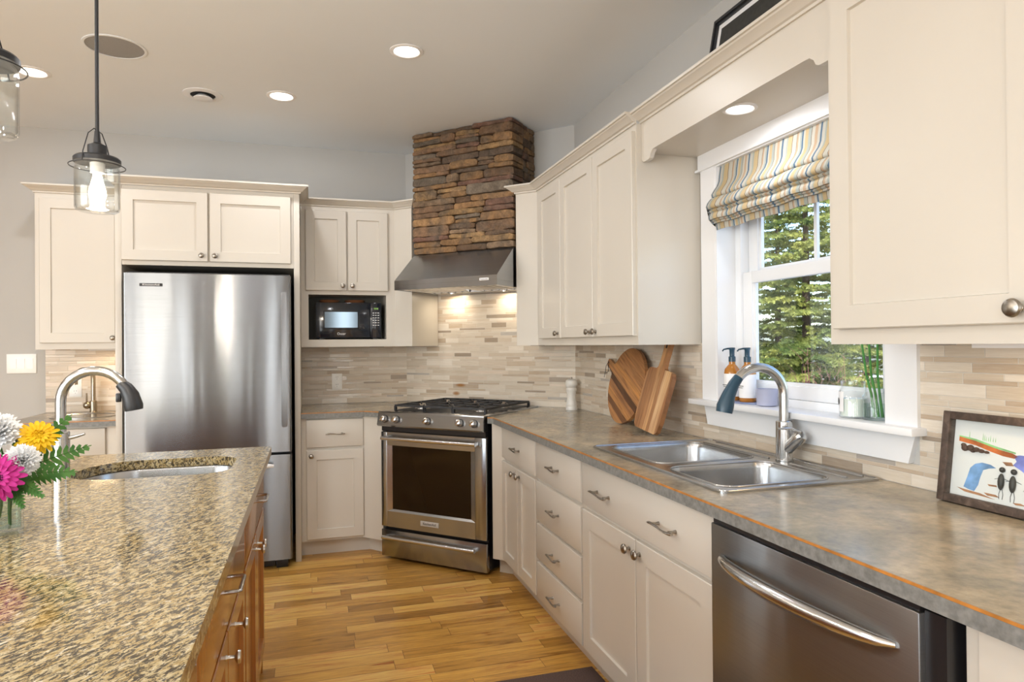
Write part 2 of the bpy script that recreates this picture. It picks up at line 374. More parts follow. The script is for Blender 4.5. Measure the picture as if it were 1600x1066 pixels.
M['art_orange'] = plain('rust_watercolour', (.60, .15, .03), .7, noise_amt=.5, scale=30)
M['art_green'] = plain('green_watercolour', (.30, .62, .25), .7, noise_amt=.3, scale=30)
M['art_brown'] = plain('brown_watercolour', (.42, .20, .10), .7, noise_amt=.4, scale=40)
M['pebble'] = plain('dark_pebble', (.03, .03, .028), .45, noise_amt=.3, scale=60)
M['rust_pebble'] = plain('brown_pebble', (.085, .04, .025), .6, noise_amt=.3, scale=60)

# ------------------------------------------------------------------ frames and objects
I4 = Matrix.Identity(4)
FB = I4.copy()                                                     # back wall run: local = world
FR = Matrix.Rotation(-PI/2, 4, 'Z')                                # window wall run: local x = -world y, local y = world x
CA = .9664
FD = Matrix.Translation((-CA/2, -CA/2, 0)) @ Matrix.Rotation(-PI/4, 4, 'Z')   # corner diagonal: local x along it, -y into the room
FI = Matrix.Rotation(PI/2, 4, 'Z')                                 # island: local x = world y, local y = -world x
MAT = {}
def link(name, data, label=None, cat=None, group=None, kind=None):
    o = bpy.data.objects.new(name, data); C.objects.link(o)
    for k, v in (('label', label), ('category', cat), ('group', group), ('kind', kind)):
        if v: o[k] = v
    return o
def thing(name, label, cat, base=(0, 0, 0), F=FB, group=None):
    o = link(name, None, label, cat, group); m = F @ Matrix.Translation(base)
    o.matrix_world = m; MAT[o] = m; o.empty_display_size = .05
    return o
def mesh_of(name, bm, mats, ang=34):
    bmesh.ops.recalc_face_normals(bm, faces=bm.faces) if not bm.faces.layers.int.get('keep') else None
    ca = rad(ang)
    for e in bm.edges:
        if len(e.link_faces) == 2: e.smooth = e.calc_face_angle(9) < ca
    for f in bm.faces: f.smooth = True
    me = bpy.data.meshes.new(name); bm.to_mesh(me); bm.free()
    for m in (mats if isinstance(mats, (list, tuple)) else [mats]): me.materials.append(M[m])
    return me
def part(name, bm, mat, parent, F=FB, label=None, ang=34, kind=None):
    bm.transform(MAT[parent].inverted() @ F)
    o = link(name, mesh_of(name, bm, mat, ang), label, kind=kind); o.parent = parent; MAT[o] = MAT[parent]
    return o
def solo(name, label, cat, bm, mat, base=(0, 0, 0), F=FB, group=None, kind=None, ang=34):
    m = F @ Matrix.Translation(base); bm.transform(Matrix.Translation(base).inverted())
    o = link(name, mesh_of(name, bm, mat, ang), label, cat, group, kind); o.matrix_world = m; MAT[o] = m
    return o
def struct(name, bm, mat, F=FB, label=None): return solo(name, label, None, bm, mat, F=F, kind='structure')
def dup(o, loc=None, label=None, rot=None):
    c = o.copy(); C.objects.link(c)
    if loc: c.location = loc
    if rot is not None: c.rotation_euler = rot
    if label: c['label'] = label
    for ch in list(o.children):
        d = ch.copy(); C.objects.link(d); d.parent = c
        for g in list(ch.children):
            h = g.copy(); C.objects.link(h); h.parent = d
    return c
def B(): return bmesh.new()

# ------------------------------------------------------------------ shapes
def box(bm, x0, x1, y0, y1, z0, z1, bev=0, seg=2):
    if x0 > x1: x0, x1 = x1, x0
    if y0 > y1: y0, y1 = y1, y0
    v = [bm.verts.new(p) for p in ((x0, y0, z0), (x1, y0, z0), (x1, y1, z0), (x0, y1, z0), (x0, y0, z1), (x1, y0, z1), (x1, y1, z1), (x0, y1, z1))]
    fs = [bm.faces.new([v[i] for i in q]) for q in ((3, 2, 1, 0), (4, 5, 6, 7), (0, 1, 5, 4), (1, 2, 6, 5), (2, 3, 7, 6), (3, 0, 4, 7))]
    if bev:
        es = list({e for f in fs for e in f.edges})
        bmesh.ops.bevel(bm, geom=es, offset=bev, segments=seg, affect='EDGES', profile=.5)
    return bm
def frame_of(d):
    d = Vector(d).normalized(); a = Vector((0, 0, 1)) if abs(d.z) < .9 else Vector((1, 0, 0))
    x = d.cross(a).normalized(); return x, d.cross(x).normalized(), d
def loft(bm, rings, cap0=True, cap1=True, closed=False):
    vs = [[bm.verts.new(p) for p in r] for r in rings]; n = len(vs[0])
    rng = range(len(vs)) if closed else range(len(vs)-1)
    for i in rng:
        a, b = vs[i], vs[(i+1) % len(vs)]
        for j in range(n):
            bm.faces.new((a[j], a[(j+1) % n], b[(j+1) % n], b[j]))
    if not closed:
        if cap0: bm.faces.new(vs[0][::-1])
        if cap1: bm.faces.new(vs[-1])
    return bm
def tube(bm, pts, r, seg=12, closed=False, cap=True, sq=None):
    pts = [Vector(p) for p in pts]; n = len(pts)
    rs = r if isinstance(r, (list, tuple)) else [r]*n
    rings = []; px = None
    for i, p in enumerate(pts):
        if closed: d = pts[(i+1) % n] - pts[i-1]
        else: d = (pts[min(i+1, n-1)] - pts[max(i-1, 0)])
        d.normalize()
        if px is None: px, py, _ = frame_of(d)
        else:
            px = (px - d*px.dot(d)).normalized(); py = d.cross(px)
        rings.append([p + (px*math.cos(2*PI*k/seg) + py*math.sin(2*PI*k/seg)*(sq or 1))*rs[i] for k in range(seg)])
    return loft(bm, rings, cap, cap, closed)
def cyl(bm, p0, p1, r0, r1=None, seg=24, cap=True): return tube(bm, [p0, p1], [r0, r0 if r1 is None else r1], seg, cap=cap)
def lathe(bm, prof, o=(0, 0, 0), d=(0, 0, 1), seg=28, cap0=True, cap1=True):
    x, y, z = frame_of(d); o = Vector(o)
    return loft(bm, [[o + z*h + (x*math.cos(2*PI*k/seg) + y*math.sin(2*PI*k/seg))*max(r, 1e-5) for k in range(seg)] for r, h in prof], cap0, cap1)
def sphere(bm, c, r, seg=16, rings=10, s=(1, 1, 1)):
    c = Vector(c)
    return loft(bm, [[c + Vector((math.sin(PI*i/rings)*math.cos(2*PI*k/seg)*r*s[0], math.sin(PI*i/rings)*math.sin(2*PI*k/seg)*r*s[1], math.cos(PI*i/rings)*r*s[2])) for k in range(seg)]
                     for i in [.12]+list(range(1, rings))+[rings-.12]])
def prism(bm, poly, a0, a1, axis='y'):
    def P(p, a): return {'x': (a, p[0], p[1]), 'y': (p[0], a, p[1]), 'z': (p[0], p[1], a)}[axis]
    return loft(bm, [[P(p, a0) for p in poly], [P(p, a1) for p in poly]])
def rrect(x0, x1, y0, y1, r, n=6):
    out = []
    for cx, cy, a in ((x1-r, y1-r, 0), (x0+r, y1-r, 90), (x0+r, y0+r, 180), (x1-r, y0+r, 270)):
        out += [(cx+r*math.cos(rad(a+90*i/n)), cy+r*math.sin(rad(a+90*i/n))) for i in range(n+1)]
    return out
def slab(bm, outer, holes, z0, z1):
    b2 = bmesh.new(); es = []
    for lp in [outer]+holes:
        vs = [b2.verts.new((p[0], p[1], 0)) for p in lp]
        es += [b2.edges.new((vs[i], vs[(i+1) % len(vs)])) for i in range(len(vs))]
    bmesh.ops.triangle_fill(b2, edges=es, use_beauty=True, use_dissolve=False)
    b2.verts.index_update()
    top = [bm.verts.new((v.co.x, v.co.y, z1)) for v in b2.verts]; bot = [bm.verts.new((v.co.x, v.co.y, z0)) for v in b2.verts]
    for f in b2.faces:
        ix = [v.index for v in f.verts]
        bm.faces.new([top[i] for i in ix]); bm.faces.new([bot[i] for i in reversed(ix)])
    for e in b2.edges:
        if len(e.link_faces) == 1:
            i, j = e.verts[0].index, e.verts[1].index
            bm.faces.new((top[i], top[j], bot[j], bot[i]))
    b2.free(); return bm
def strip_sweep(bm, path, prof):
    """profile (offset, height) swept along a plan path, mitred; offset grows to the right of travel"""
    P = [Vector(p) for p in path]; n = len(P); nor = []
    for i in range(n):
        ds = []
        if i > 0: ds.append((P[i]-P[i-1]).normalized())
        if i < n-1: ds.append((P[i+1]-P[i]).normalized())
        ns = [Vector((d.y, -d.x)) for d in ds]
        if len(ns) == 1: nor.append(ns[0])
        else:
            s = (ns[0]+ns[1]).normalized(); nor.append(s/s.dot(ns[0]))
    rings = [[(P[i].x+nor[i].x*o, P[i].y+nor[i].y*o, h) for o, h in prof] for i in range(n)]
    return loft(bm, rings)
ZT = 2.274
CROWN = [(0, ZT), (.008, ZT), (.010, ZT+.008), (.018, ZT+.011), (.024, ZT+.017), (.036, ZT+.027), (.043, ZT+.031), (.046, ZT+.036), (.054, ZT+.037), (.054, ZT+.047), (0, ZT+.047)]
def crown(parent, path):
    part('crown_molding', strip_sweep(B(), path, CROWN), 'cab', parent, ang=20)

def shaker(bm, x0, x1, z0, z1, yf, th=.02, rail=.06, rec=.009, top=None):
    """frame-and-panel door whose front is at y=yf (towards -y)"""
    def rg(a, y): return [(x0+a, y, z0+a), (x1-a, y, z0+a), (x1-a, y, z1-a), (x0+a, y, z1-a)]
    return loft(bm, [rg(0, yf+th), rg(0, yf+.0025), rg(.0025, yf), rg(rail, yf), rg(rail+.002, yf+rec)])
def slabfront(bm, x0, x1, z0, z1, yf, th=.02):
    def rg(a, y): return [(x0+a, y, z0+a), (x1-a, y, z0+a), (x1-a, y, z1-a), (x0+a, y, z1-a)]
    return loft(bm, [rg(0, yf+th), rg(0, yf+.004), rg(.0012, yf+.0012), rg(.004, yf)])
def add_knob(parent, F, x, z, y, r=.015, mat='pewter'):
    bm = lathe(B(), [(.008, 0), (.008, .002), (.0055, .004), (.005, .012), (.008, .015), (r*.93, .018), (r, .022), (r*.86, .027), (r*.5, .030), (0, .031)], (x, y, z), (0, -1, 0), 20)
    return part('knob', bm, mat, parent, F)
def add_pull(parent, F, x, z, y, w=.105, mat='pewter'):
    bm = B(); pts = []; rs = []
    for i in range(13):
        t = i/12; s = t-.5
        pts.append((x+s*w*1.12, y-.026-.004*math.cos(s*PI), z+.0035*math.sin(t*2*PI))); rs.append(.0036+.0022*math.sin(t*PI*1.5+.4)**2+(.0012 if i in (1, 11) else 0))
    tube(bm, pts, rs, 10, sq=.8)
    for s in (-.38, .40): tube(bm, [(x+s*w, y+.001, z), (x+s*w, y-.012, z), (x+s*w*1.04, y-.027, z+.001)], [.0065, .004, .0045], 8)
    return part('handle', bm, mat, parent, F)
def text_part(parent, body, size, co, mat, F, label=None, name='lettering', sx=1):
    c = bpy.data.curves.new(name, 'FONT'); c.body = body; c.size = size; c.align_x = 'CENTER'; c.align_y = 'CENTER'; c.extrude = .0004
    c.materials.append(M[mat]); o = link(name, c, label); o.parent = parent
    me = bpy.data.meshes.new_from_object(o.evaluated_get(bpy.context.evaluated_depsgraph_get()))
    bpy.data.objects.remove(o); bpy.data.curves.remove(c)
    me.transform(MAT[parent].inverted() @ F @ Matrix.Translation(co) @ Matrix.Rotation(PI/2, 4, 'X') @ Matrix.Diagonal((sx, 1, 1, 1)))
    o = link(name, me, label); o.parent = parent
    return o
# ================================================================== the room
XL, YB = -6.0, -8.5
struct('floor', box(B(), XL, 0.2, YB-.2, .2, -.1, 0), 'floor')
struct('ceiling', box(B(), XL-.1, 0.16, YB-.16, .16, ZC, ZC+.1), 'ceil')
struct('wall_back', box(B(), XL, -CA+.05, 0, .15, 0, ZC), 'wall')
struct('wall_corner', box(B(), -.70, .70, 0, .12, 0, ZC), 'wall', FD)
WY0, WY1, WZ0, WZ1 = 2.565, 3.441, 1.085, 2.083                   # kitchen window opening (u = -y)
bm = B()
box(bm, CA-.05, WY0, 0, .16, 0, ZC); box(bm, WY1, -YB, 0, .16, 0, ZC)
box(bm, WY0, WY1, 0, .16, 0, WZ0-.02); box(bm, WY0, WY1, 0, .16, WZ1, ZC)
struct('wall_right', bm, 'wall', FR)
bm = B(); box(bm, XL-.15, XL, YB, -7.65, 0, ZC); box(bm, XL-.15, XL, -3.55, .15, 0, ZC); box(bm, XL-.15, XL, -7.65, -3.55, 2.36, ZC); box(bm, XL-.15, XL, -7.65, -3.55, 0, .12)
struct('wall_left', bm, 'wall')
bm = B(); xs = [XL]+[v for p in FILL_WINDOWS for v in p]+[.16]
for i in range(0, len(xs), 2): box(bm, xs[i], xs[i+1], YB-.15, YB, 0, ZC)
for a_, b_ in FILL_WINDOWS: box(bm, a_, b_, YB-.15, YB, 2.36, ZC); box(bm, a_, b_, YB-.15, YB, 0, .12)
struct('wall_front', bm, 'wall')
bm = B()
for y in (-7.65, -6.3, -4.97, -3.61): box(bm, XL-.11, XL-.04, y, y+.06, .12, 2.36)
for z in (.12, 2.30): box(bm, XL-.11, XL-.04, -7.65, -3.55, z, z+.06)
w = struct('window_2', bm, 'vinyl'); MAT[w] = I4  # invented glazing, added to go with the left fill lamp
part('glazing', box(B(), XL-.08, XL-.07, -7.6, -3.6, .18, 2.30), 'pane', w)
for i, (a_, b_) in enumerate(FILL_WINDOWS):  # added windows, placed and sized for steel reflections and fill light
    bm = B(); box(bm, a_, a_+.015, YB-.1, YB-.05, .12, 2.36); box(bm, b_-.015, b_, YB-.1, YB-.05, .12, 2.36); box(bm, a_, b_, YB-.1, YB-.05, .12, .15); box(bm, a_, b_, YB-.1, YB-.05, 2.33, 2.36)
    struct('window_%d' % (3+i), bm, 'vinyl')

# tile backsplash, four flat runs
SP = .008
struct('wall_tile_back', box(B(), -1.716, -CA, -SP, 0, .9145, 1.33), 'splash')
struct('wall_tile_nook', box(B(), -3.296, -2.731, -SP, 0, .9145, 1.33), 'splash')
struct('wall_tile_corner', box(B(), -.68, .68, -SP, 0, .9145, 1.96), 'splash_stained', FD)
bm = B(); box(bm, CA, 2.466, -SP, 0, .9145, 1.33); box(bm, 2.466, 3.537, -SP, 0, .9145, .979); box(bm, 3.537, 4.95, -SP, 0, .9145, 1.33)
struct('wall_tile_right', bm, 'splash', FR)

# ------------------------------------------------------------------ kitchen window
wf = B()
TB = -.02
prism(wf, [(2.462, 1.0865), (2.565, 1.0865), (2.565, 2.083), (2.462, 2.083)], TB, 0)            # side casings
prism(wf, [(3.441, 1.0865), (3.541, 1.0865), (3.541, 2.083), (3.441, 2.083)], TB, 0)
box(wf, 2.446, 3.5375, TB-.004, 0, 2.083, 2.148)
box(wf, 2.436, 3.5375, TB-.012, 0, 2.076, 2.086)
win = struct('window_1', wf, 'trim', FR)
part('sill', box(B(), 2.412, 3.560, -.062, .072, 1.064, 1.0865, .003), 'trim', win, FR)
part('apron', prism(B(), [(2.472, 1.064), (3.533, 1.064), (3.508, .980), (2.497, .980)], -.019, 0), 'trim', win, FR)
bm = B()
for a, b_ in ((WY0, WY0+.012), (WY1-.012, WY1)): box(bm, a, b_, -.019, .072, WZ0, WZ1)
box(bm, WY0, WY1, -.019, .072, WZ1-.012, WZ1)
part('jamb', bm, 'trim', win, FR)
X0, X1 = WY0+.012, WY1-.012
bm = B()
for a, b_ in ((X0, X0+.038), (X1-.038, X1)): box(bm, a, b_, .07, .15, 1.085, WZ1-.012, .002)
box(bm, X0+.038, X1-.038, .07, .15, 1.085, 1.115, .002); box(bm, X0+.038, X1-.038, .07, .15, WZ1-.05, WZ1-.012, .002)
part('vinyl_frame', bm, 'vinyl', win, FR)
def sash(y0, y1, z0, z1, st, rb, rt, mull):
    bm = B(); a, b_ = X0+.04, X1-.04
    box(bm, a, a+st, y0, y1, z0, z1, .003); box(bm, b_-st, b_, y0, y1, z0, z1, .003)
    box(bm, a+st, b_-st, y0, y1, z0, z0+rb, .003); box(bm, a+st, b_-st, y0, y1, z1-rt, z1, .003)
    for q in ((a+st, a+st+.012), (b_-st-.012, b_-st)): box(bm, q[0], q[1], y0+.01, y1-.002, z0+rb, z1-rt)
    box(bm, a+st, b_-st, y0+.01, y1-.002, z0+rb, z0+rb+.012)
    s = part('sash', bm, 'vinyl', win, FR)
    p = part('glass_pane', box(B(), a+st, b_-st, (y0+y1)/2-.002, (y0+y1)/2+.002, z0+rb, z1-rt), 'pane', s, FR)
    if mull: part('muntin', box(B(), 2.99, 3.005, (y0+y1)/2-.006, (y0+y1)/2+.006, z0+rb, z1-rt), 'vinyl', s, FR)
sash(.078, .104, 1.116, 1.622, .058, .05, .048, False)
sash(.108, .134, 1.585, 2.03, .058, .04, .05, True)

# ------------------------------------------------------------------ switch and outlets
t = thing('light_switch', 'white triple rocker light switch plate on grey wall', 'light switch', (-3.43, 0, 1.234))
part('plate', box(B(), -3.512, -3.348, -.006, 0, 1.172, 1.296, .002), 'plate', t)
for i in range(3):
    x = -3.474+i*.046
    part('rocker', prism(B(), [(-.0105, 1.266), (-.006, 1.266), (-.006, 1.202), (-.008, 1.202)], x-.0165, x+.0165, 'x'), 'plate', t)
def outlet(x, label):
    t = thing('wall_outlet', label, 'outlet', (x, -SP, 1.072), group=None)
    part('plate', box(B(), x-.036, x+.036, -SP-.006, -SP, 1.014, 1.13, .002), 'plate', t)
    for dz in (-.027, .027):
        r = part('receptacle', prism(B(), rrect(x-.016, x+.016, 1.072+dz-.014, 1.072+dz+.014, .008, 4), -SP-.008, -SP-.004), 'plate', t)
        bm = B()
        for dx in (-.006, .006): box(bm, x+dx-.001, x+dx+.001, -SP-.0085, -SP-.0078, 1.074+dz, 1.082+dz)
        lathe(bm, [(.002, 0), (.002, .0007)], (x, -SP-.0078, 1.064+dz), (0, -1, 0), 10)
        part('slot', bm, 'ink', r)
outlet(-3.127, 'white duplex outlet on tile behind the bar sink faucet')
outlet(-1.474, 'white duplex outlet on tile under the microwave cabinet')

# ------------------------------------------------------------------ counters and base cabinets
CZ0, CZ1 = .878, .914
CF = .6588                                                         # counter front distance from wall
ND = .72                                                           # diagonal counter front
def dpt(s, n): p = FD @ Vector((s, -n, 0)); return (p.x, p.y)
def counter(outer, holes, name, label, edge, base):
    t = thing(name, label, 'countertop', base)
    part('worktop', slab(B(), outer, holes, CZ0+.001, CZ1), 'laminate', t, ang=30)
    part('front_edge', strip_sweep(B(), edge, [(.0002, CZ0), (.0022, CZ0), (.0022, CZ1-.0062), (.0002, CZ1-.0062)]), 'lam_edge', t, ang=30)
    part('edge_line', strip_sweep(B(), edge, [(.0002, CZ1-.0058), (.0026, CZ1-.0058), (.0026, CZ1-.0004), (.0002, CZ1-.0004)]), 'orange_edge', t, ang=30, label='thin orange line along the counter edge')
SK = (-.575, -.022, -3.420, -2.525)                                 # sink x0,x1,y0,y1
yR = -CA - ND/.70711 + CF
pr1, pr2 = dpt(.433, ND), (-CF, yR)
counter([pr1, pr2, (-CF, -4.95), (-SP, -4.95), (-SP, -CA-.004), dpt(.433, .012)], [rrect(SK[0]+.02, SK[1]-.02, SK[2]+.02, SK[3]-.02, .02, 3)],
        'laminate_countertop', 'long mottled grey-brown laminate countertop under the window with the steel sink', [(-CF, -4.95), pr2, pr1][::-1], (-.4, -2.5, CZ0))
pl1, pl2 = dpt(-.346, ND), (-CA - ND/.70711 + .6516, -.6516)
counter([(-1.716, -.6516), pl2, pl1, dpt(-.346, .012), (-CA-.004, -SP), (-1.716, -SP)], [], 'laminate_countertop',
        'short mottled laminate countertop between refrigerator and range', [(-1.716, -.6516), pl2, pl1], (-1.5, -.4, CZ0))
counter([(-3.30, -.6516), (-2.732, -.6516), (-2.732, -SP), (-3.30, -SP)], [[(-2.985+.165*math.cos(2*PI*k/40), -.34+.165*math.sin(2*PI*k/40)) for k in range(40)]],
        'laminate_countertop', 'small mottled laminate countertop holding the round bar sink', [(-3.30, -SP), (-3.30, -.6516), (-2.732, -.6516)], (-3.0, -.3, CZ0))

FY = -.603                                                         # base face frame (local y), doors 18 mm proud
DF = -.621
def base_box(t, F, u0, u1, poly=None, ends=True):
    part('carcass', box(B(), u0, u1, FY, -.02, .10, CZ0-.001), 'cab', t, F)
    part('toe_kick', box(B(), u0, u1, -.54, -.10, 0, .0995), 'cab', t, F)

# left of range: one drawer over one door, with the angled filler
t = thing('base_cabinet', 'cream base cabinet with one drawer over one door, between refrigerator and range', 'cabinet', (-1.5, -.3, 0))
bend = (-CA-.70/.70711+.613, -.613)
q1 = dpt(-.348, .70); q2 = dpt(-.348, .10)
part('carcass', slab(B(), [(-1.716, -.613), bend, q1, q2, (-1.10, -.02), (-1.716, -.02)], [], .10, CZ0-.001), 'cab', t, ang=30)
k1 = dpt(-.348, .63)
part('toe_kick', slab(B(), [(-1.716, -.55), (bend[0]+.05, -.55), k1, q2, (-1.10, -.02), (-1.716, -.02)], [], 0, .0995), 'cab', t, ang=30)
d = part('drawer', slabfront(B(), -1.684, -1.336, .692, .866, -.633), 'cab', t); add_pull(d, FB, -1.51, .776, -.633)
d = part('door', shaker(B(), -1.684, -1.336, .116, .674, -.633), 'cab', t); add_knob(d, FB, -1.656, .641, -.633)

# right run, along the window wall
t = thing('base_cabinet', 'narrow cream two-door base cabinet with one drawer, right beside the range', 'cabinet', (-.3, -1.6, 0))
bend = (-.603, -CA-.70/.70711+.603); q1 = dpt(.450, .70); q2 = dpt(.450, .06)
part('carcass', slab(B(), [bend, (-.603, -1.955), (-.02, -1.955), (-.02, -1.02), q2, q1], [], .10, CZ0-.001), 'cab', t, ang=30)
part('toe_kick', slab(B(), [(-.54, -1.30), (-.54, -1.955), (-.02, -1.955), (-.02, -1.02), q2, dpt(.450, .62)], [], 0, .0995), 'cab', t, ang=30)
d = part('drawer', slabfront(B(), 1.362, 1.945, .692, .866, DF), 'cab', t, FR); add_pull(d, FR, 1.652, .775, DF)
d = part('door', shaker(B(), 1.362, 1.650, .116, .674, DF), 'cab', t, FR); add_knob(d, FR, 1.605, .640, DF)
d = part('door', shaker(B(), 1.656, 1.945, .116, .674, DF), 'cab', t, FR); add_knob(d, FR, 1.695, .640, DF)

t = thing('drawer_cabinet', 'cream bank of four stacked drawers under the window counter', 'cabinet', (2.24, -.3, 0), FR)
base_box(t, FR, 1.957, 2.525)
for z0, z1, hz in ((.692, .866, .775), (.489, .674, .578), (.304, .471, .382), (.116, .286, .190)):
    d = part('drawer', slabfront(B(), 1.963, 2.516, z0, z1, DF), 'cab', t, FR); add_pull(d, FR, 2.225, hz, DF)

t = thing('sink_base_cabinet', 'wide cream sink cabinet with two doors under a long two-handled panel', 'cabinet', (3.0, -.3, 0), FR)
bm = B(); box(bm, 2.527, 2.547, FY, -.02, .10, CZ0-.001); box(bm, 3.435, 3.455, FY, -.02, .10, CZ0-.001)
box(bm, 2.547, 3.435, FY, FY+.02, .10, CZ0-.001); box(bm, 2.547, 3.435, FY+.02, -.02, .10, .118)
part('carcass', bm, 'cab', t, FR); part('toe_kick', box(B(), 2.527, 3.455, -.54, -.10, 0, .0995), 'cab', t, FR)
d = part('false_front', slabfront(B(), 2.534, 3.448, .692, .866, DF), 'cab', t, FR); add_pull(d, FR, 2.735, .770, DF, .13); add_pull(d, FR, 3.20, .770, DF, .13)
d = part('door', shaker(B(), 2.534, 2.988, .116, .674, DF, rail=.068), 'cab', t, FR); add_knob(d, FR, 2.948, .634, DF, .017)
d = part('door', shaker(B(), 2.994, 3.448, .116, .674, DF, rail=.068), 'cab', t, FR); add_knob(d, FR, 3.022, .634, DF, .017)

t = thing('base_cabinet', 'cream base cabinet past the dishwasher, cut by the picture edge', 'cabinet', (4.5, -.3, 0), FR)
base_box(t, FR, 4.158, 4.94)
d = part('drawer', slabfront(B(), 4.192, 4.90, .692, .866, DF), 'cab', t, FR); add_pull(d, FR, 4.55, .775, DF, .13)
d = part('door', shaker(B(), 4.192, 4.54, .116, .674, DF), 'cab', t, FR); d = part('door', shaker(B(), 4.546, 4.90, .116, .674, DF), 'cab', t, FR)

# dishwasher
t = thing('dishwasher', 'stainless steel dishwasher with bowed bar handle under the counter', 'dishwasher', (3.8, -.3, 0), FR)
part('tub', box(B(), 3.462, 4.150, -.59, -.05, .02, .872), 'black', t, FR)
part('side_panel', box(B(), 4.104, 4.146, -.632, -.59, .10, .862), 'black', t, FR)
part('door', box(B(), 3.472, 4.104, -.645, -.592, .10, .857, .003), 'steel_dw', t, FR)
part('dark_gap_strip', box(B(), 3.474, 4.10, -.638, -.592, .8575, .869), 'black', t, FR)  # black strip stands in for the dark gap above the door
bm = B(); pts = []; rs = []
for i in range(21):
    q = i/20; c = math.sin(q*PI)
    pts.append((3.522+q*.535, -.647-.052*c**.6, .782)); rs.append(.006+.012*c**.5)
tube(bm, pts, rs, 16)
part('handle', bm, 'steel_bar', t, FR)
part('toe_panel', box(B(), 3.47, 4.14, -.56, -.54, 0, .10), 'black', t, FR)

# bar nook base cabinet
t = thing('base_cabinet', 'cream base cabinet under the bar sink, half hidden by the island', 'cabinet', (-3.0, -.3, 0))
bm = B(); box(bm, -3.275, -3.255, FY, -.02, .1, CZ0-.001); box(bm, -2.752, -2.733, FY, -.02, .1, CZ0-.001); box(bm, -3.255, -2.752, FY, FY+.02, .1, CZ0-.001); box(bm, -3.255, -2.752, FY+.02, -.02, .1, .118)
part('carcass', bm, 'cab', t); part('toe_kick', box(B(), -3.275, -2.733, -.54, -.1, 0, .0995), 'cab', t)
d = part('drawer', slabfront(B(), -3.262, -2.800, .692, .866, DF), 'cab', t)
d = part('door', shaker(B(), -3.262, -2.800, .116, .674, DF), 'cab', t)

# ------------------------------------------------------------------ wall cabinets
UF, UD, UZ = -.3109, -.331, 1.324                                   # face frame, door front, underside
def knobd(parent, F, x, z, y): add_knob(parent, F, x, z, y, .0155)
t = thing('wall_cabinet', 'cream single-door wall cabinet over the bar sink', 'cabinet', (-3.0, -.2, UZ))
part('carcass', box(B(), -3.243, -2.733, -.33, -.001, UZ, ZT), 'cab', t)
d = part('door', shaker(B(), -3.216, -2.812, 1.363, 2.240, -.35), 'cab', t); knobd(d, FB, -2.822, 1.392, -.35)
crown(t, [(-3.243, 0), (-3.243, -.33), (-2.733, -.33)])

t = thing('refrigerator_cabinet', 'cream two-door cabinet and tall side panels around the refrigerator', 'cabinet', (-2.22, -.4, 0))
for x in (-2.731, -1.751): part('side_panel', box(B(), x, x+.034, -.675, -.001, 0, ZT, .001), 'cab', t)
part('carcass', box(B(), -2.696, -1.752, -.672, -.001, 1.812, ZT-.001), 'cab', t)
part('back_shade_panel', box(B(), -2.696, -1.752, -.02, -.001, 0, 1.811), 'void', t, label='black panel standing in for shade behind the refrigerator')
d = part('door', shaker(B(), -2.694, -2.238, 1.838, 2.248, -.692), 'cab', t); knobd(d, FB, -2.270, 1.872, -.692)
d = part('door', shaker(B(), -2.226, -1.768, 1.838, 2.248, -.692), 'cab', t); knobd(d, FB, -2.196, 1.872, -.692)
crown(t, [(-2.731, -.385), (-2.731, -.676), (-1.717, -.676), (-1.717, -.385)])

M['olive'] = plain('grey_niche_back', (.17, .17, .15), .7)
t = thing('wall_cabinet', 'cream two-door wall cabinet with open microwave niche', 'cabinet', (-1.4, -.2, UZ))
BL = -CA-.322/.70711+.33
nl, nl0 = dpt(-.392, .322), dpt(-.392, .012)
MX0, MX1, MZ0, MZ1 = -1.667, -1.152, 1.374, 1.678
bm = B()
box(bm, -1.7155, MX0, -.33, -.001, UZ, ZT); box(bm, MX1, -1.12, -.33, -.001, UZ, ZT)
box(bm, MX0, MX1, -.33, -.001, UZ, MZ0); box(bm, MX0, MX1, -.33, -.001, MZ1, ZT)
slab(bm, [(-1.12, -.33), (BL, -.33), nl, nl0, (-CA-.02, -.012), (-1.12, -.001)], [], UZ, ZT)
part('carcass', bm, 'cab', t, ang=30)
part('niche_lining', box(B(), MX0, MX1, -.02, -.012, MZ0, MZ1), 'olive', t, label='grey back of the microwave niche')  # flat grey panel across the back of the niche
d = part('door', shaker(B(), -1.684, -1.418, 1.705, 2.245, -.35, rail=.058), 'cab', t); knobd(d, FB, -1.443, 1.736, -.35)
d = part('door', shaker(B(), -1.408, -1.141, 1.705, 2.245, -.35, rail=.058), 'cab', t); knobd(d, FB, -1.380, 1.736, -.35)
crown(t, [(-1.7155, -.33), (BL, -.33), nl, dpt(-.392, .316)])

t = thing('wall_cabinet', 'cream three-door wall cabinet between range hood and window', 'cabinet', (-.2, -1.8, UZ))
BR = -CA-.322/.70711+.3109
nr, nr0 = dpt(.418, .322), dpt(.418, .012)
part('carcass', slab(B(), [nr, (UF, BR), (UF, -2.4306), (-.002, -2.4306), (-.002, -CA-.02), nr0][::-1], [], UZ, ZT), 'cab', t, ang=30)
for a, b_, kx in ((1.186, 1.550, 1.512), (1.556, 1.990, 1.952), (1.996, 2.418, 2.030)):
    d = part('door', shaker(B(), a, b_, 1.364, 2.245, UD), 'cab', t, FR); knobd(d, FR, kx, 1.390, UD)
crown(t, [dpt(.418, .316), nr, (UF, BR), (UF, -2.4306)])
t = thing('wall_cabinet', 'large cream wall cabinet nearest the camera, right of the window', 'cabinet', (4.1, -.2, UZ), FR)
part('carcass', box(B(), 3.5385, 4.68, UF, -.002, UZ, ZT), 'cab', t, FR)
d = part('door', shaker(B(), 3.566, 4.094, 1.364, 2.245, UD), 'cab', t, FR); add_knob(d, FR, 4.055, 1.394, UD, .019)
d = part('door', shaker(B(), 4.100, 4.63, 1.364, 2.245, UD), 'cab', t, FR)
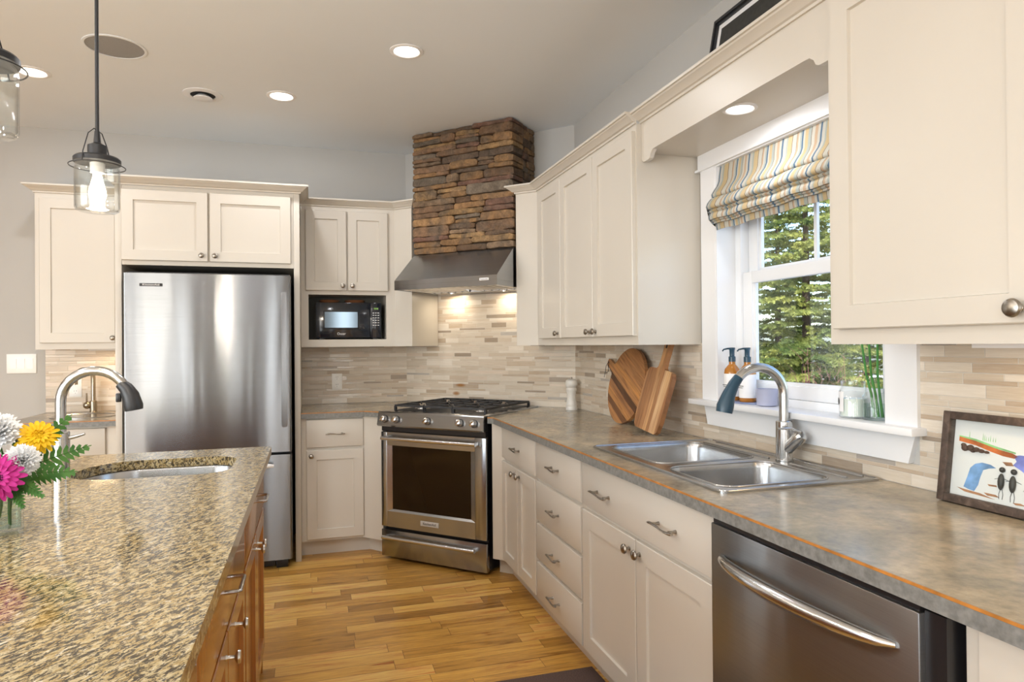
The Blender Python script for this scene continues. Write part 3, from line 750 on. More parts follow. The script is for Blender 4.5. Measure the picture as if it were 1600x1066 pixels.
crown(t, [(UF, -3.5385), (UF, -4.68)])
t = thing('window_valance', 'cream scalloped valance board with soffit bridging the window cabinets', 'valance', (3.0, -.2, 2.11), FR)
e0, e1, VF = 2.4315, 3.5375, -.288
pf = [(e0, ZT), (e0, 2.118), (e0+.012, 2.108), (e0+.030, 2.105), (e0+.060, 2.106), (e0+.072, 2.112), (e0+.080, 2.128), (e0+.096, 2.140), (e0+.12, 2.141)]
pf += [(e1-(x-e0), z) for x, z in pf[::-1]]
part('valance_board', prism(B(), pf, VF, VF+.02), 'cab', t, FR, ang=30)
part('soffit_panel', box(B(), e0, e1, VF+.0205, -.001, 2.148, 2.160), 'cab', t, FR)
part('top_shelf', box(B(), e0, e1, VF+.0205, -.001, ZT-.02, ZT-.002), 'cab', t, FR)
crown(t, [(VF, -2.4315), (VF, -3.5375)])
# ================================================================== corner range, hood, stone
from mathutils import noise as mnoise
random.seed(7)
SC0 = .048                                                          # range centre along the diagonal
t = thing('gas_range', 'stainless steel slide-in gas range set across the corner', 'stove', (SC0, -.4, 0), FD)
L0, L1 = -.331, .428
part('body', box(B(), L0+.010, L1-.008, -.697, -.035, .02, .899), 'black', t, FD)
for s in (-.26, .36):
    for n in (.12, .64): part('foot', cyl(B(), (s, -n, 0), (s, -n, .021), .018), 'black', t, FD)
part('cooktop', box(B(), L0, L1-.006, -.742, -.030, .9005, .921, .003), 'steel_range', t, FD)
part('burner_tray', box(B(), L0+.05, L1-.055, -.665, -.075, .9212, .9235, .001), 'iron', t, FD, label='dark recessed burner tray')
part('control_panel', prism(B(), [(-.700, .829), (-.752, .829), (-.760, .838), (-.745, .912), (-.736, .9205), (-.700, .9205)], L0-.012, L1-.006, 'x'), 'steel_range', t, FD, ang=20)
part('panel_gap_strip', box(B(), L0-.006, L1-.01, -.72, -.697, .797, .828), 'black', t, FD, label='black strip in the gap under the control panel')  # solid black strip fills the gap below the control panel
for s in (-.286, -.196, .035, .266, .362):
    a = Vector((0, -.981, .19)); o = Vector((s, -.7545, .876))
    k = part('knob', lathe(B(), [(.020, 0), (.020, .006), (.0185, .008), (.0185, .026), (.0165, .031), (.012, .033), (0, .033)], o, a, 24), 'steel_bar', t, FD)
    tip = o + a*.034
    part('pointer', tube(B(), [tip+Vector((-.010, 0, -.010)), tip+Vector((.010, 0, .010))], .004, 8, sq=1), 'chrome', k, FD)
    part('knob_ring', lathe(B(), [(.0235, -.001), (.0235, .003), (.020, .004)], o, a, 24), 'black', k, FD)
DX0, DX1, DZ0, DZ1, DN = L0, L1, .206, .793, -.735
wx0, wx1, wz0, wz1 = -.287, .354, .302, .712
bm = B()
box(bm, DX0, wx0, DN, -.70, DZ0, DZ1, .002); box(bm, wx1, DX1, DN, -.70, DZ0, DZ1, .002)
box(bm, wx0, wx1, DN, -.70, DZ0, wz0); box(bm, wx0, wx1, DN, -.70, wz1, DZ1)
d = part('oven_door', bm, 'steel_range', t, FD)
bm = B()
loft(bm, [[(wx0, DN, wz0), (wx1, DN, wz0), (wx1, DN, wz1), (wx0, DN, wz1)], [(wx0+.034, DN+.012, wz0+.012), (wx1-.034, DN+.012, wz0+.012), (wx1-.034, DN+.012, wz1-.004), (wx0+.034, DN+.012, wz1-.004)]], False, False)
part('window_bezel', bm, 'steel_bar', d, FD)
M['ovg'] = plain('dark_oven_glass', (.012, .006, .003), .08, spec=.22)
part('oven_window', box(B(), wx0+.02, wx1-.02, DN+.0125, -.703, wz0+.005, wz1-.002), 'ovg', d, FD, label='dark brown oven window glass')
def bar_handle(parent, x0, x1, n, z, nf, r=.0115):
    bm = B(); cyl(bm, (x0, -n, z), (x1, -n, z), r, seg=20)
    h = part('handle', bm, 'steel_bar', parent, FD)
    bm = B()
    for x in (x0+.015, x1-.015): box(bm, x-.009, x+.009, -n, nf, z-.012, z+.010, .003)
    part('handle_mount', bm, 'steel_bar', parent, FD)
bar_handle(d, -.292, .386, .782, .760, DN)
M['badge'] = plain('pale_metal_badge', (.50, .49, .47), .4)
b_ = part('badge', box(B(), -.033, .099, DN-.003, DN, .240, .270, .001), 'badge', d, FD, label='small pale maker badge')
w = part('storage_drawer', box(B(), DX0, DX1, DN, -.70, .022, .186, .002), 'steel_range', t, FD)
bar_handle(w, -.292, .372, .778, .150, DN)
text_part(t, 'KitchenAid', .021, (.033, DN-.0034, .255), 'ink', FD)
# grates and burners
for i, (a, b2) in enumerate(((-.282, -.062), (-.056, .150), (.156, .378))):
    g = B()
    def bar(x0, y0, x1, y1, w=.0055, z=.957): 
        dx, dy = x1-x0, y1-y0; l = math.hypot(dx, dy); px, py = -dy/l*w, dx/l*w
        loft(g, [[(x0+px, y0+py, z-.012), (x0-px, y0-py, z-.012), (x0-px*.6, y0-py*.6, z), (x0+px*.6, y0+py*.6, z)], [(x1+px, y1+py, z-.012), (x1-px, y1-py, z-.012), (x1-px*.6, y1-py*.6, z), (x1+px*.6, y1+py*.6, z)]])
    for x in (a, b2): bar(x, -.655, x, -.085)
    for y in (-.655, -.085, -.37): bar(a, y, b2, y)
    m_ = (a+b2)/2
    for y in (-.51, -.23):
        bar(a, y, m_-.03, y); bar(b2, y, m_+.03, y); bar(m_, y-.14, m_, y-.035); bar(m_, y+.14, m_, y+.035)
        for sx in (-1, 1):
            for sy in (-1, 1): bar(m_+sx*.03, y+sy*.03, m_+sx*.10, y+sy*.12, .0045)
    for x in (a, b2):
        for y in (-.65, -.09): box(g, x-.007, x+.007, y-.007, y+.007, .9225, .948)
    part('grate', g, 'iron', t, FD)
    for y in ((-.51, -.23) if i != 1 else (-.37,)):
        bn = part('burner', lathe(B(), [(.052, .9236), (.05, .929), (.036, .931), (.036, .934)], (m_, y, 0), (0, 0, 1), 24), 'steel_bar', t, FD)
        part('burner_cap', lathe(B(), [(.034, .934), (.035, .938), (.031, .941), (0, .941)], (m_, y, 0), (0, 0, 1), 24), 'iron', bn, FD)

# hood
HS0, HS1 = -.363, .407
t = thing('range_hood', 'sloped stainless steel range hood under the stone chimney', 'range hood', (.02, -.25, 1.69), FD)
prof = [(-.012, 1.722), (-.545, 1.722), (-.550, 1.722), (-.550, 1.751), (-.335, 1.9395), (-.012, 1.9395)]
part('canopy', prism(B(), prof[0:1]+prof[2:], HS0, HS1, 'x'), 'steel_range', t, FD, ang=20)
bm = B(); box(bm, HS0, HS1, -.550, -.538, 1.690, 1.7215); box(bm, HS0, HS0+.012, -.538, -.012, 1.690, 1.7215); box(bm, HS1-.012, HS1, -.538, -.012, 1.690, 1.7215)
part('lower_lip', bm, 'steel_range', t, FD)
bm = B(); box(bm, HS0+.012, HS1-.012, -.165, -.012, 1.690, 1.7215)
part('light_panel', bm, 'steel_bar', t, FD)
part('filter_shade_plate', box(B(), HS0+.013, HS1-.013, -.537, -.166, 1.715, 1.7215), 'void', t, FD)  # black plate stands in for shade between the baffles
n_b = 13
for i in range(n_b):
    x = HS0+.04 + i*(HS1-HS0-.08)/(n_b-1)
    if i == 6: continue
    part('baffle', prism(B(), [(x-.017, 1.7145), (x-.012, 1.691), (x+.012, 1.691), (x+.017, 1.7145)], -.515, -.175), 'steel_bar', t, FD)
for s in (-.215, .205):
    part('hood_light', lathe(B(), [(.036, 0), (.036, -.004), (.031, -.005)], (s, -.085, 1.690), (0, 0, 1), 24), 'steel_bar', t, FD)
    p = FD @ Vector((s, -.085, 1.6835)); area('hood_lamp', p, .06, 1.0, (1, .84, .62))
part('badge', box(B(), .285, .350, -.553, -.550, 1.720, 1.735, .001), 'label', t, FD, label='small white maker badge')
text_part(t, 'KitchenAid', .0115, (.3175, -.5534, 1.7275), 'ink', FD)

# stone chimney
def chimney():
    bm = B(); col = bm.verts.layers.float_color.new('stone_colour')
    pal = [(.25, .145, .07), (.15, .092, .055), (.32, .20, .095), (.17, .135, .10), (.17, .092, .065), (.23, .155, .095), (.115, .08, .056), (.28, .165, .078), (.20, .12, .07)]
    def stone(x0, x1, z0, z1, proud, depth, xf, mirror=None, c=None):
        """one ledge stone; xf maps (along, out, z) to frame coordinates"""
        c = c or random.choice(pal); k = random.uniform(.8, 1.2); c = tuple(min(1, v*k) for v in c)
        n = max(5, int((x1-x0)/.018)); sd = random.uniform(0, 90); rings = []
        tilt = random.uniform(-.006, .006)
        for i in range(n+1):
            q = i/n; x = x0+(x1-x0)*q; e = min(q, 1-q)*(x1-x0)
            en = min(1, (e/.012)) ** .5 if e < .012 else 1
            zt = z1 + mnoise.noise((x*11, sd, 1))*.006 + tilt*(q-.5); zb = z0 + mnoise.noise((x*11, sd, 7))*.006 + tilt*(q-.5)
            zm = (zt+zb)/2; h = (zt-zb)/2*(.72+.28*en)
            o = proud*(.65+.35*en) + mnoise.noise((x*16, sd, 3))*.008
            ring = []
            for (a, b2) in ((-1, 1.0), (.5, 1.0), (.85, .96), (.98, .84), (1.02, .35), (1.03, -.25), (1.0, -.7), (.90, -.93), (.5, -1), (-1, -1)):
                out = -depth if a == -1 else (o-.022*(1-a))
                out += (mnoise.noise((x*30, b2*2+sd, 5))*.004 if a > 0 else 0)
                ring.append(xf(x, out, zm+h*b2))
            rings.append(ring)
        nv = len(bm.verts); loft(bm, rings); bm.verts.ensure_lookup_table()
        for i in range(nv, len(bm.verts)): bm.verts[i][col] = (*c, 1)
    S0, S1, NF = -.366, .400, .322
    nv = 0
    box(bm, S0+.01, S1-.012, -NF+.005, -.002, 1.945, ZC-.002); bm.verts.ensure_lookup_table()
    for v in bm.verts: v[col] = (.05, .035, .025, 1)
    z = 1.944; r = 0
    while z < ZC-.012:
        h = random.choice((.030, .036, .042, .048, .056, .068)); h = min(h, ZC-.003-z)
        if ZC-.003-(z+h) < .025: h = ZC-.003-z
        x = S0; corner = r % 2 == 0
        while x < S1-.001:
            w = random.uniform(.10, .36)
            if S1-(x+w) < .10: w = S1-x
            x1 = x+w; dbl = random.random() < .25 and h > .045
            last = x1 >= S1-.001
            xf = lambda a, o, zz: (a, -(NF+o), zz)
            hi = (z-1.944)/.8
            pick = random.choice(pal[:3]+[pal[5], pal[7]]+pal) if hi < .45 else random.choice(pal+[pal[1], pal[4], pal[8], pal[6]])  # golden low, darker high: stone colour, partly light put into the palette
            pr = random.uniform(.012, .034)
            if dbl and not last:
                zm = z+h*random.uniform(.42, .58)
                stone(x+.002, x1-.002, z+.0005, zm, pr, .06, xf, c=pick); stone(x+.002, x1-.002, zm+.0003, z+h-.0005, random.uniform(.012, .034), .06, xf)
            else: stone(x+.002, (x1-.002) if not last else S1+.010, z+.0005, z+h-.0005, pr, (.12 if last else .06), xf, c=pick)
            x = x1
        # side faces towards the window wall and the refrigerator
        for side in (1, -1):
            y = NF-.075 if corner else NF-.13
            while y > .03:
                w = random.uniform(.08, .2)
                if y-w < .05: w = y-.006
                xf = (lambda a, o, zz: (S1-.010+o*.45, -a, zz)) if side > 0 else (lambda a, o, zz: (S0+.008-o*.3, -a, zz))
                stone(y-w+.002, y-.002, z+.0005, z+h-.0005, random.uniform(.012, .03), .03, xf)
                y -= w
        z += h; r += 1
    return solo('stone_chimney', 'brown stacked ledgestone chimney breast above the range hood', 'chimney', bm, 'stone', (.02, -.16, 1.944), FD, ang=50)
chimney()

# ------------------------------------------------------------------ refrigerator
t = thing('refrigerator', 'stainless steel bottom-freezer refrigerator between tall cream panels', 'refrigerator', (-2.22, -.4, 0))
FX0, FX1, FN = -2.664, -1.767, -.80
part('body', box(B(), FX0+.006, FX1-.006, -.735, -.06, .045, 1.765), 'satin_black', t)
for x in (FX0+.06, FX1-.06): part('foot', box(B(), x-.035, x+.035, -.755, -.70, 0, .055, .006), 'black', t)
part('kick_grille', box(B(), FX0+.10, FX1-.10, -.745, -.735, .012, .056), 'black', t)
def fdoor(z0, z1, name):
    bm = prism(B(), rrect(FX0, FX1, FN, -.737, .012, 4), z0, z1, 'z')
    return part(name, bm, 'steel_fridge', t)
d = fdoor(.702, 1.753, 'door')
part('handle', prism(B(), rrect(-1.822, -1.790, .85, 1.655, .012, 5), FN-.014, FN-.0005), 'steel_fridge', d)
part('badge', box(B(), -2.578, -2.460, FN-.003, FN, 1.678, 1.695, .001), 'ink', d, label='black maker badge')
f_ = fdoor(.060, .686, 'freezer_drawer')
bm = B(); tube(bm, [(-2.56, -.845, .628), (-2.54, -.858, .632), (-1.895, -.858, .632), (-1.87, -.845, .628)], [.010, .013, .013, .010], 16)
part('handle', bm, 'label', f_)
bm = B()
for x in (-2.50, -1.93): box(bm, x-.012, x+.012, -.856, FN, .622, .642)
part('handle_mount', bm, 'steel_bar', f_)
text_part(t, 'KitchenAid', .0155, (-2.519, FN-.0034, 1.6865), 'label', FB, sx=1.25)

# ------------------------------------------------------------------ microwave
t = thing('microwave', 'black countertop microwave inside the cabinet niche', 'microwave', (-1.4, -.2, MZ0))
mx0, mx1, mz0, mz1, mf = -1.622, -1.182, 1.384, 1.628, -.29
part('case', box(B(), mx0, mx1, mf+.02, -.03, mz0, mz1, .004), 'satin_black', t)
for x in (mx0+.04, mx1-.04): part('foot', box(B(), x-.015, x+.015, mf+.03, -.06, MZ0, mz0), 'black', t)
M['brown'] = plain('brown_dish', (.26, .11, .05), .4)
M['mw'] = plain('glossy_navy_black', (.010, .013, .020), .1, spec=.6)
M['mwwin'] = plain('reflective_door_window', (.11, .14, .17), .10, metal=.85)
d = part('door', box(B(), mx0, -1.258, mf, mf+.02, mz0, mz1, .006), 'mw', t)
part('door_window', box(B(), -1.572, -1.335, mf-.002, mf, 1.446, 1.574, .0015), 'black', d)
part('window_screen', box(B(), -1.562, -1.343, mf-.003, mf-.0015, 1.455, 1.563), 'mwwin', d, label='mirror-like blue grey door window')
p = part('control_panel', box(B(), -1.257, mx1, mf, mf+.02, mz0, mz1, .006), 'mw', t)
part('display', box(B(), -1.240, -1.198, mf-.001, mf, 1.578, 1.596), 'black', p)
text_part(t, '12:10', .013, (-1.219, mf-.0016, 1.5865), 'lcd', FB)
for r in range(6):
    for c in range(3):
        part('button', box(B(), -1.242+c*.017, -1.231+c*.017, mf-.001, mf+.001, 1.470+r*.017, 1.474+r*.017), 'label', p)
part('open_button', lathe(B(), [(.008, 0), (.007, .003), (0, .003)], (-1.305, mf, 1.455), (0, -1, 0), 16), 'satin_black', p)
text_part(t, 'Oster', .024, (-1.452, mf-.001, 1.413), 'label', FB)
for a, b2, lab in ((-1.600, -1.455, 'flat brown dish on top of the microwave, further from the range'), (-1.430, -1.28, 'flat brown dish on top of the microwave, nearer the range')):
    solo('dish', lab, 'dish', lathe(B(), [(.045, 1.6282), (.06, 1.631), (.072, 1.648), (.068, 1.648), (.05, 1.634), (0, 1.633)], ((a+b2)/2, -.19, 0), (0, 0, 1), 28), 'brown', ((a+b2)/2, -.19, 1.628))
# ================================================================== island
IX, IY, IW = -1.815, -2.050, -3.10                                  # top: right edge, far edge, left edge
IYE = -4.62
IS = [(-2.405, -2.262), (-1.945, -2.262), (-1.905, -2.31)]
hole = []
def arc(cx, cy, rx, ry, a0, a1, n=10): return [(cx+rx*math.cos(rad(a0+(a1-a0)*i/n)), cy+ry*math.sin(rad(a0+(a1-a0)*i/n))) for i in range(n+1)]
ih = arc(-2.02, -2.36, .10, .11, 0, 90)+arc(-2.24, -2.43, .17, .18, 90, 180)+arc(-2.24, -2.50, .17, .12, 180, 270)+arc(-2.02, -2.52, .10, .10, 270, 360)
t = thing('island_countertop', 'speckled gold granite island top with undermount sink cut-out', 'countertop', (-2.4, -3.3, CZ0))
bm = slab(B(), [(IX, IYE), (IX, IY), (IW, IY), (IW, IYE)][::-1], [ih], .882, CZ1)
part('slab', bm, 'granite', t, ang=30)
M['edge_granite'] = M['granite']
t = thing('undermount_sink', 'oval stainless sink set below the granite island top', 'sink', (-2.2, -2.44, .70))
def shrink(lp, k, c=(-2.16, -2.44)): return [(c[0]+(p[0]-c[0])*k, c[1]+(p[1]-c[1])*k) for p in lp]
o = shrink(ih, 1.045)
rings = [[(p[0], p[1], z) for p in shrink(o, k)] for k, z in ((1.06, .880), (1.0, .880), (.985, .872), (.975, .78), (.94, .735), (.80, .722), (.12, .716))]
part('bowl', loft(B(), rings, False, True), 'steel_sink', t, ang=40)
part('drain', lathe(B(), [(.045, .7165), (.043, .720), (.03, .718), (0, .718)], (-2.16, -2.44, 0), (0, 0, 1), 24), 'chrome', t)

def gooseneck(t, F, x, y, z0, ang, body_r, body_h, neck_r, zs, R, reach_end, headmat, headpts, headr, mat):
    """body + neck swept up and over towards direction ang"""
    c, s = math.cos(ang), math.sin(ang)
    P = lambda d, z: (x+c*d, y+s*d, z)
    part('base', lathe(B(), [(body_r*1.08, z0), (body_r*1.08, z0+.004), (body_r, z0+.006), (body_r, z0+body_h-.003), (body_r-.003, z0+body_h), (neck_r, z0+body_h)], (x, y, 0), (0, 0, 1), 28), mat, t, F)
    pts = [P(0, z0+body_h-.01), P(0, zs-.06)]
    for i in range(15):
        a = PI - (PI*reach_end)*i/14
        pts.append(P(R+R*math.cos(a), zs+R*math.sin(a)))
    part('spout', tube(B(), pts, neck_r, 18), mat, t, F)
    hp = [P(*q) for q in headpts]
    return part('spray_head', tube(B(), hp, headr, 22), headmat, t, F, label='dark spray head')
M['steel_tap'] = plain('brushed_steel_tap', (.60, .60, .59), .2, metal=1)
t = thing('island_faucet', 'tall steel gooseneck faucet with black spray head on granite island', 'faucet', (-2.437, -2.50, CZ1))
hd = gooseneck(t, FB, -2.437, -2.505, CZ1, 0, .0255, .146, .0158, 1.158, .098, .84, 'satin_black', [(.172, 1.213), (.190, 1.196), (.203, 1.172), (.212, 1.135), (.214, 1.122)], [.017, .022, .0265, .030, .027], 'steel_tap')
part('spray_button', box(B(), -2.437+.160, -2.437+.176, -2.513, -2.497, 1.150, 1.180, .004), 'black', hd)
lv = part('lever', tube(B(), [(-2.412, -2.505, 1.038), (-2.392, -2.508, 1.042), (-2.366, -2.512, 1.050)], [.007, .0055, .0045], 10), 'steel_tap', t)

# island base, cherry cabinets facing the aisle
IF = 1.842                                                          # local y of the drawer fronts is -x
def icab(u0, u1, label, handles, doors):
    t = thing('island_cabinet', label, 'cabinet', ((u0+u1)/2, 2.2, 0), FI)
    bm = B(); y0 = IF+.018
    box(bm, u0, u0+.019, y0, 3.04, .10, .881); box(bm, u1-.019, u1, y0, 3.04, .10, .881); box(bm, u0+.019, u1-.019, y0, y0+.02, .10, .881); box(bm, u0+.019, u1-.019, 3.02, 3.04, .10, .881); box(bm, u0+.019, u1-.019, y0+.02, 3.02, .10, .119)
    part('carcass', bm, 'cherry', t, FI); part('toe_kick', box(B(), u0+.01, u1-.01, IF+.075, 2.96, 0, .0995), 'cherry', t, FI)
    d = part('drawer', slabfront(B(), u0+.012, u1-.012, .690, .868, IF), 'cherry', t, FI)
    for h in handles:
        h = part('handle', tube(B(), [(h-.055, IF, .782), (h-.055, IF-.026, .782), (h-.05, IF-.031, .782), (h+.05, IF-.031, .782), (h+.055, IF-.026, .782), (h+.055, IF, .782)], .0048, 10), 'nickel', d, FI)
    for a, b_, kx in doors:
        d = part('door', shaker(B(), a, b_, .116, .676, IF, rail=.055, rec=.011), 'cherry', t, FI)
        k = part('knob', lathe(B(), [(.007, 0), (.005, .004), (.0045, .018), (.012, .022), (.0155, .026), (.014, .031), (0, .033)], (kx, IF, .632), (0, -1, 0), 20), 'nickel', d, FI)
icab(-2.925, -2.105, 'cherry wood island cabinet at the far end, under the island sink', (-2.43,), ((-2.912, -2.518, -2.552), (-2.512, -2.118, -2.478)))
icab(-3.770, -2.927, 'cherry wood island cabinet in the middle of the aisle side', (-3.345,), ((-3.757, -3.352, -3.39), (-3.346, -2.940, -3.20)))
icab(-4.60, -3.772, 'cherry wood island cabinet at the near end, cut by the picture edge', (-4.18,), ((-4.588, -4.19, -4.23), (-4.184, -3.785, -4.15)))
solo('island_end_panel', 'cherry wood panel closing the far end of the island', 'panel', box(B(), -3.05, -1.852, -2.1045, -2.085, .0, .881), 'cherry', (-2.45, -2.095, 0))

# ================================================================== kitchen sink
t = thing('kitchen_sink', 'double-bowl stainless drop-in sink in the laminate counter', 'sink', (-.3, -2.97, CZ0))
x0, x1, y0, y1 = SK; ZR = .9195
b1 = rrect(-.525, -.125, -2.985, -2.575, .055, 5); b2_ = rrect(-.540, -.150, -3.375, -3.045, .055, 5)
part('rim', slab(B(), rrect(x0, x1, y0, y1, .022, 4), [b1, b2_], CZ1+.0002, ZR), 'steel_sink', t, ang=25)
def bowl(lp, c, depth):
    sh = lambda k, dz: [(c[0]+(p[0]-c[0])*k, c[1]+(p[1]-c[1])*k, dz) for p in lp]
    part('bowl', loft(B(), [sh(1.0, ZR), sh(.985, ZR-.006), sh(.975, ZR-.02), sh(.945, ZR-depth+.03), sh(.90, ZR-depth+.008), sh(.80, ZR-depth), sh(.12, ZR-depth-.006)], False, True), 'steel_sink', t, ang=40)
    part('drain', lathe(B(), [(.045, ZR-depth-.0055), (.042, ZR-depth), (.03, ZR-depth-.004), (0, ZR-depth-.004)], (c[0], c[1], 0), (0, 0, 1), 24), 'chrome', t)
bowl(b1, (-.325, -2.78), .16); bowl(b2_, (-.345, -3.21), .15)
rd = lambda e: rrect(x0+e, x1-e, y0+e, y1-e, .018, 4)
bm = B(); tube(bm, [(p[0], p[1], ZR) for p in rd(.006)], .0032, 8, closed=True)
part('raised_edge', bm, 'steel_sink', t)
bm = B()
for lp in (b1, b2_): tube(bm, [(p[0], p[1], ZR+.0005) for p in lp], .003, 8, closed=True)
for a, b_ in ((-3.37, -3.12), (-3.01, -2.60)): tube(bm, [(-.105, a, ZR), (-.105, b_, ZR)], .004, 8); tube(bm, [(-.045, a, ZR), (-.045, b_, ZR)], .004, 8)
part('bowl_lip', bm, 'steel_sink', t)

t = thing('kitchen_faucet', 'steel pull-out gooseneck faucet on the sink in front of the window', 'faucet', (-.085, -3.062, ZR))
fx, fy = -.082, -3.062
gooseneck(t, FB, fx, fy, ZR+.0012, rad(172), .0275, .138, .0160, 1.150, .094, .80, 'navy', [(.166, 1.211), (.184, 1.188), (.203, 1.152), (.217, 1.112), (.221, 1.092)], [.0165, .0185, .0225, .029, .027], 'steel_tap')
v0 = Vector((fx, fy-.004, ZR+.035)); vd = Vector((.18, -.72, .67)).normalized()
v = part('valve', lathe(B(), [(.021, 0), (.021, .060), (.0225, .062), (.0225, .082), (.018, .093), (.008, .098), (0, .099)], v0, vd, 26), 'steel_tap', t)
e = v0+vd*.088
part('lever', tube(B(), [e+Vector((0, 0, .012)), e+Vector((-.03, .012, .024)), e+Vector((-.075, .028, .024))], [.011, .009, .007], 12, sq=.5), 'chrome', v)

# bar sink and its faucet
t = thing('bar_sink', 'small round steel bar sink in the nook countertop', 'sink', (-2.985, -.34, CZ0))
part('bowl', lathe(B(), [(.178, CZ1+.0005), (.178, CZ1+.004), (.166, CZ1+.005), (.160, CZ1-.002), (.150, .80), (.12, .78), (0, .775)], (-2.985, -.34, 0), (0, 0, 1), 48, True, True), 'steel_sink', t)
t = thing('bar_faucet', 'warm nickel gooseneck faucet behind the small bar sink', 'faucet', (-3.005, -.085, CZ1))
gooseneck(t, FB, -3.005, -.085, CZ1, rad(232), .021, .075, .0135, 1.135, .060, .98, 'bronze', [(.120, 1.145), (.120, 1.12), (.120, 1.100)], [.0135, .015, .014], 'bronze')
v = part('valve', sphere(B(), (-3.038, -.092, .962), .024), 'bronze', t)
part('lever', tube(B(), [(-3.04, -.094, .975), (-3.040, -.096, 1.04)], [.006, .005], 10), 'bronze', v)

# ================================================================== things on the counters
t = thing('pepper_mill', 'pale painted wooden pepper mill in the counter corner by the range', 'pepper mill', (-.075, -1.065, CZ1))
K = 1.0
pm = [(.036, 0), (.037, .010), (.034, .018), (.0335, .024), (.036, .03), (.034, .040), (.029, .062), (.027, .09), (.030, .112), (.033, .122), (.033, .134), (.0295, .140)]
part('body', lathe(B(), [(r, CZ1+z) for r, z in pm], (-.075, -1.065, 0), (0, 0, 1), 30), 'mill', t)
part('head', lathe(B(), [(.029, CZ1+.1405), (.034, CZ1+.146), (.038, CZ1+.158), (.0385, CZ1+.172), (.035, CZ1+.184), (.025, CZ1+.192), (.010, CZ1+.195), (0, CZ1+.195)], (-.075, -1.065, 0), (0, 0, 1), 30), 'mill', t)
part('crank_nut', lathe(B(), [(.007, CZ1+.195), (.008, CZ1+.2), (.006, CZ1+.207), (0, CZ1+.208)], (-.075, -1.065, 0), (0, 0, 1), 14), 'pewter', t)

# cutting boards leaning on the tiles: built flat in (u = -y, height) then tipped back
def leaning(u0, xb, xt, h):
    """frame with local x = u along wall, z up the board, tipped so its top meets the wall"""
    a = math.atan2(xt-xb, h)
    return Matrix.Translation((xb, -u0, CZ1)) @ FR @ Matrix.Rotation(-a, 4, 'X')
F1 = leaning(1.865, -.118, -.034, .39)
pts = []; R_ = .198
ha, hw = rad(155), .030
for i in range(73):
    a = ha + .17 + (2*PI-.34)*i/72
    pts.append((R_*math.cos(a), R_+.001+R_*math.sin(a)))
hx, hz = math.cos(ha), math.sin(ha); nx, nz = -hz, hx
def hp(d, s): return (d*hx+s*nx, R_+d*hz+s*nz)
pts += [hp(R_+.008, -.026), hp(R_+.045, -.021), hp(R_+.080, -.022), hp(R_+.094, -.014), hp(R_+.098, 0), hp(R_+.094, .014), hp(R_+.080, .022), hp(R_+.045, .021), hp(R_+.008, .026)]
t = thing('round_cutting_board', 'round striped wooden cutting board with short handle, leaning on tile', 'cutting board', (-.115, -1.865, CZ1))
bm = prism(B(), pts, -.018, 0)
bmesh.ops.bevel(bm, geom=[e for e in bm.edges if len(e.link_faces) == 2 and e.calc_face_angle(0) > 1.2], offset=.004, segments=2, affect='EDGES')
part('board', bm, 'acacia', t, F1)
q = hp(R_+.078, 0)
bm = B(); tube(bm, [(q[0]-.002, -.020, q[1]+.006), (q[0]-.016, -.024, q[1]-.02), (q[0]-.012, -.024, q[1]-.055), (q[0]-.018, -.022, q[1]-.085)], .0016, 6); tube(bm, [(q[0]-.002, -.020, q[1]+.006), (q[0]+.012, -.022, q[1]-.03), (q[0]+.022, -.022, q[1]-.05), (q[0]+.006, -.023, q[1]-.058), (q[0]-.012, -.024, q[1]-.055)], .0016, 6)
part('cord', bm, 'ink', t, F1)
F2 = Matrix.Translation((0, 0, .0125)) @ leaning(2.245, -.172, -.060, .42) @ Matrix.Rotation(rad(5.5), 4, 'Y')
w, hh = .122, .290
pp = [(-w+.012, .012), (-w+.03, .0), (w-.03, .0), (w-.010, .012), (w, .06), (w+.002, hh-.03), (w-.012, hh-.006), (w-.03, hh), (.040, hh+.002), (.028, hh+.012), (.024, hh+.04), (.026, hh+.13), (.018, hh+.148), (0, hh+.153), (-.018, hh+.148), (-.026, hh+.13), (-.024, hh+.04), (-.028, hh+.012), (-.040, hh+.002), (-w+.03, hh), (-w+.012, hh-.006), (-w-.002, hh-.03), (-w, .06)]
t = thing('paddle_cutting_board', 'rectangular striped wooden paddle board leaning in front of the round one', 'cutting board', (-.14, -2.235, CZ1))
bm = prism(B(), pp, -.020, 0)
bmesh.ops.bevel(bm, geom=[e for e in bm.edges if len(e.link_faces) == 2 and e.calc_face_angle(0) > 1.2], offset=.004, segments=2, affect='EDGES')
part('board', bm, 'walnut', t, F2)
part('hang_hole', box(B(), -.010, .004, -.0206, -.0198, hh+.10, hh+.135), 'ink', t, F2)

# framed pebble picture
F3 = leaning(3.655, -.060, -.030, .232)
t = thing('framed_pebble_picture', 'brown framed pebble and watercolour picture on the counter beside the window', 'picture', (-.07, -3.82, CZ1))
fw, fh, fb = .345, .232, .020
bm = B(); box(bm, 0, fb, -.028, 0, 0, fh, .002); box(bm, fw-fb, fw, -.028, 0, 0, fh, .002); box(bm, fb, fw-fb, -.028, 0, 0, fb, .002); box(bm, fb, fw-fb, -.028, 0, fh-fb, fh, .002)
part('frame', bm, 'frame_wood', t, F3)
pa = part('paper', box(B(), fb-.002, fw-fb+.002, -.006, -.002, fb-.002, fh-.018), 'label', t, F3)
def blob(name, poly, mat, y=-.0066):
    part(name, prism(B(), poly, y, -.0058), mat, pa, F3)
def px(x, y): return ((x-157)/(853-157)*.222, fh-((y-120)/(845-120)*.232 - (x-157)/(853-157)*.046*0))
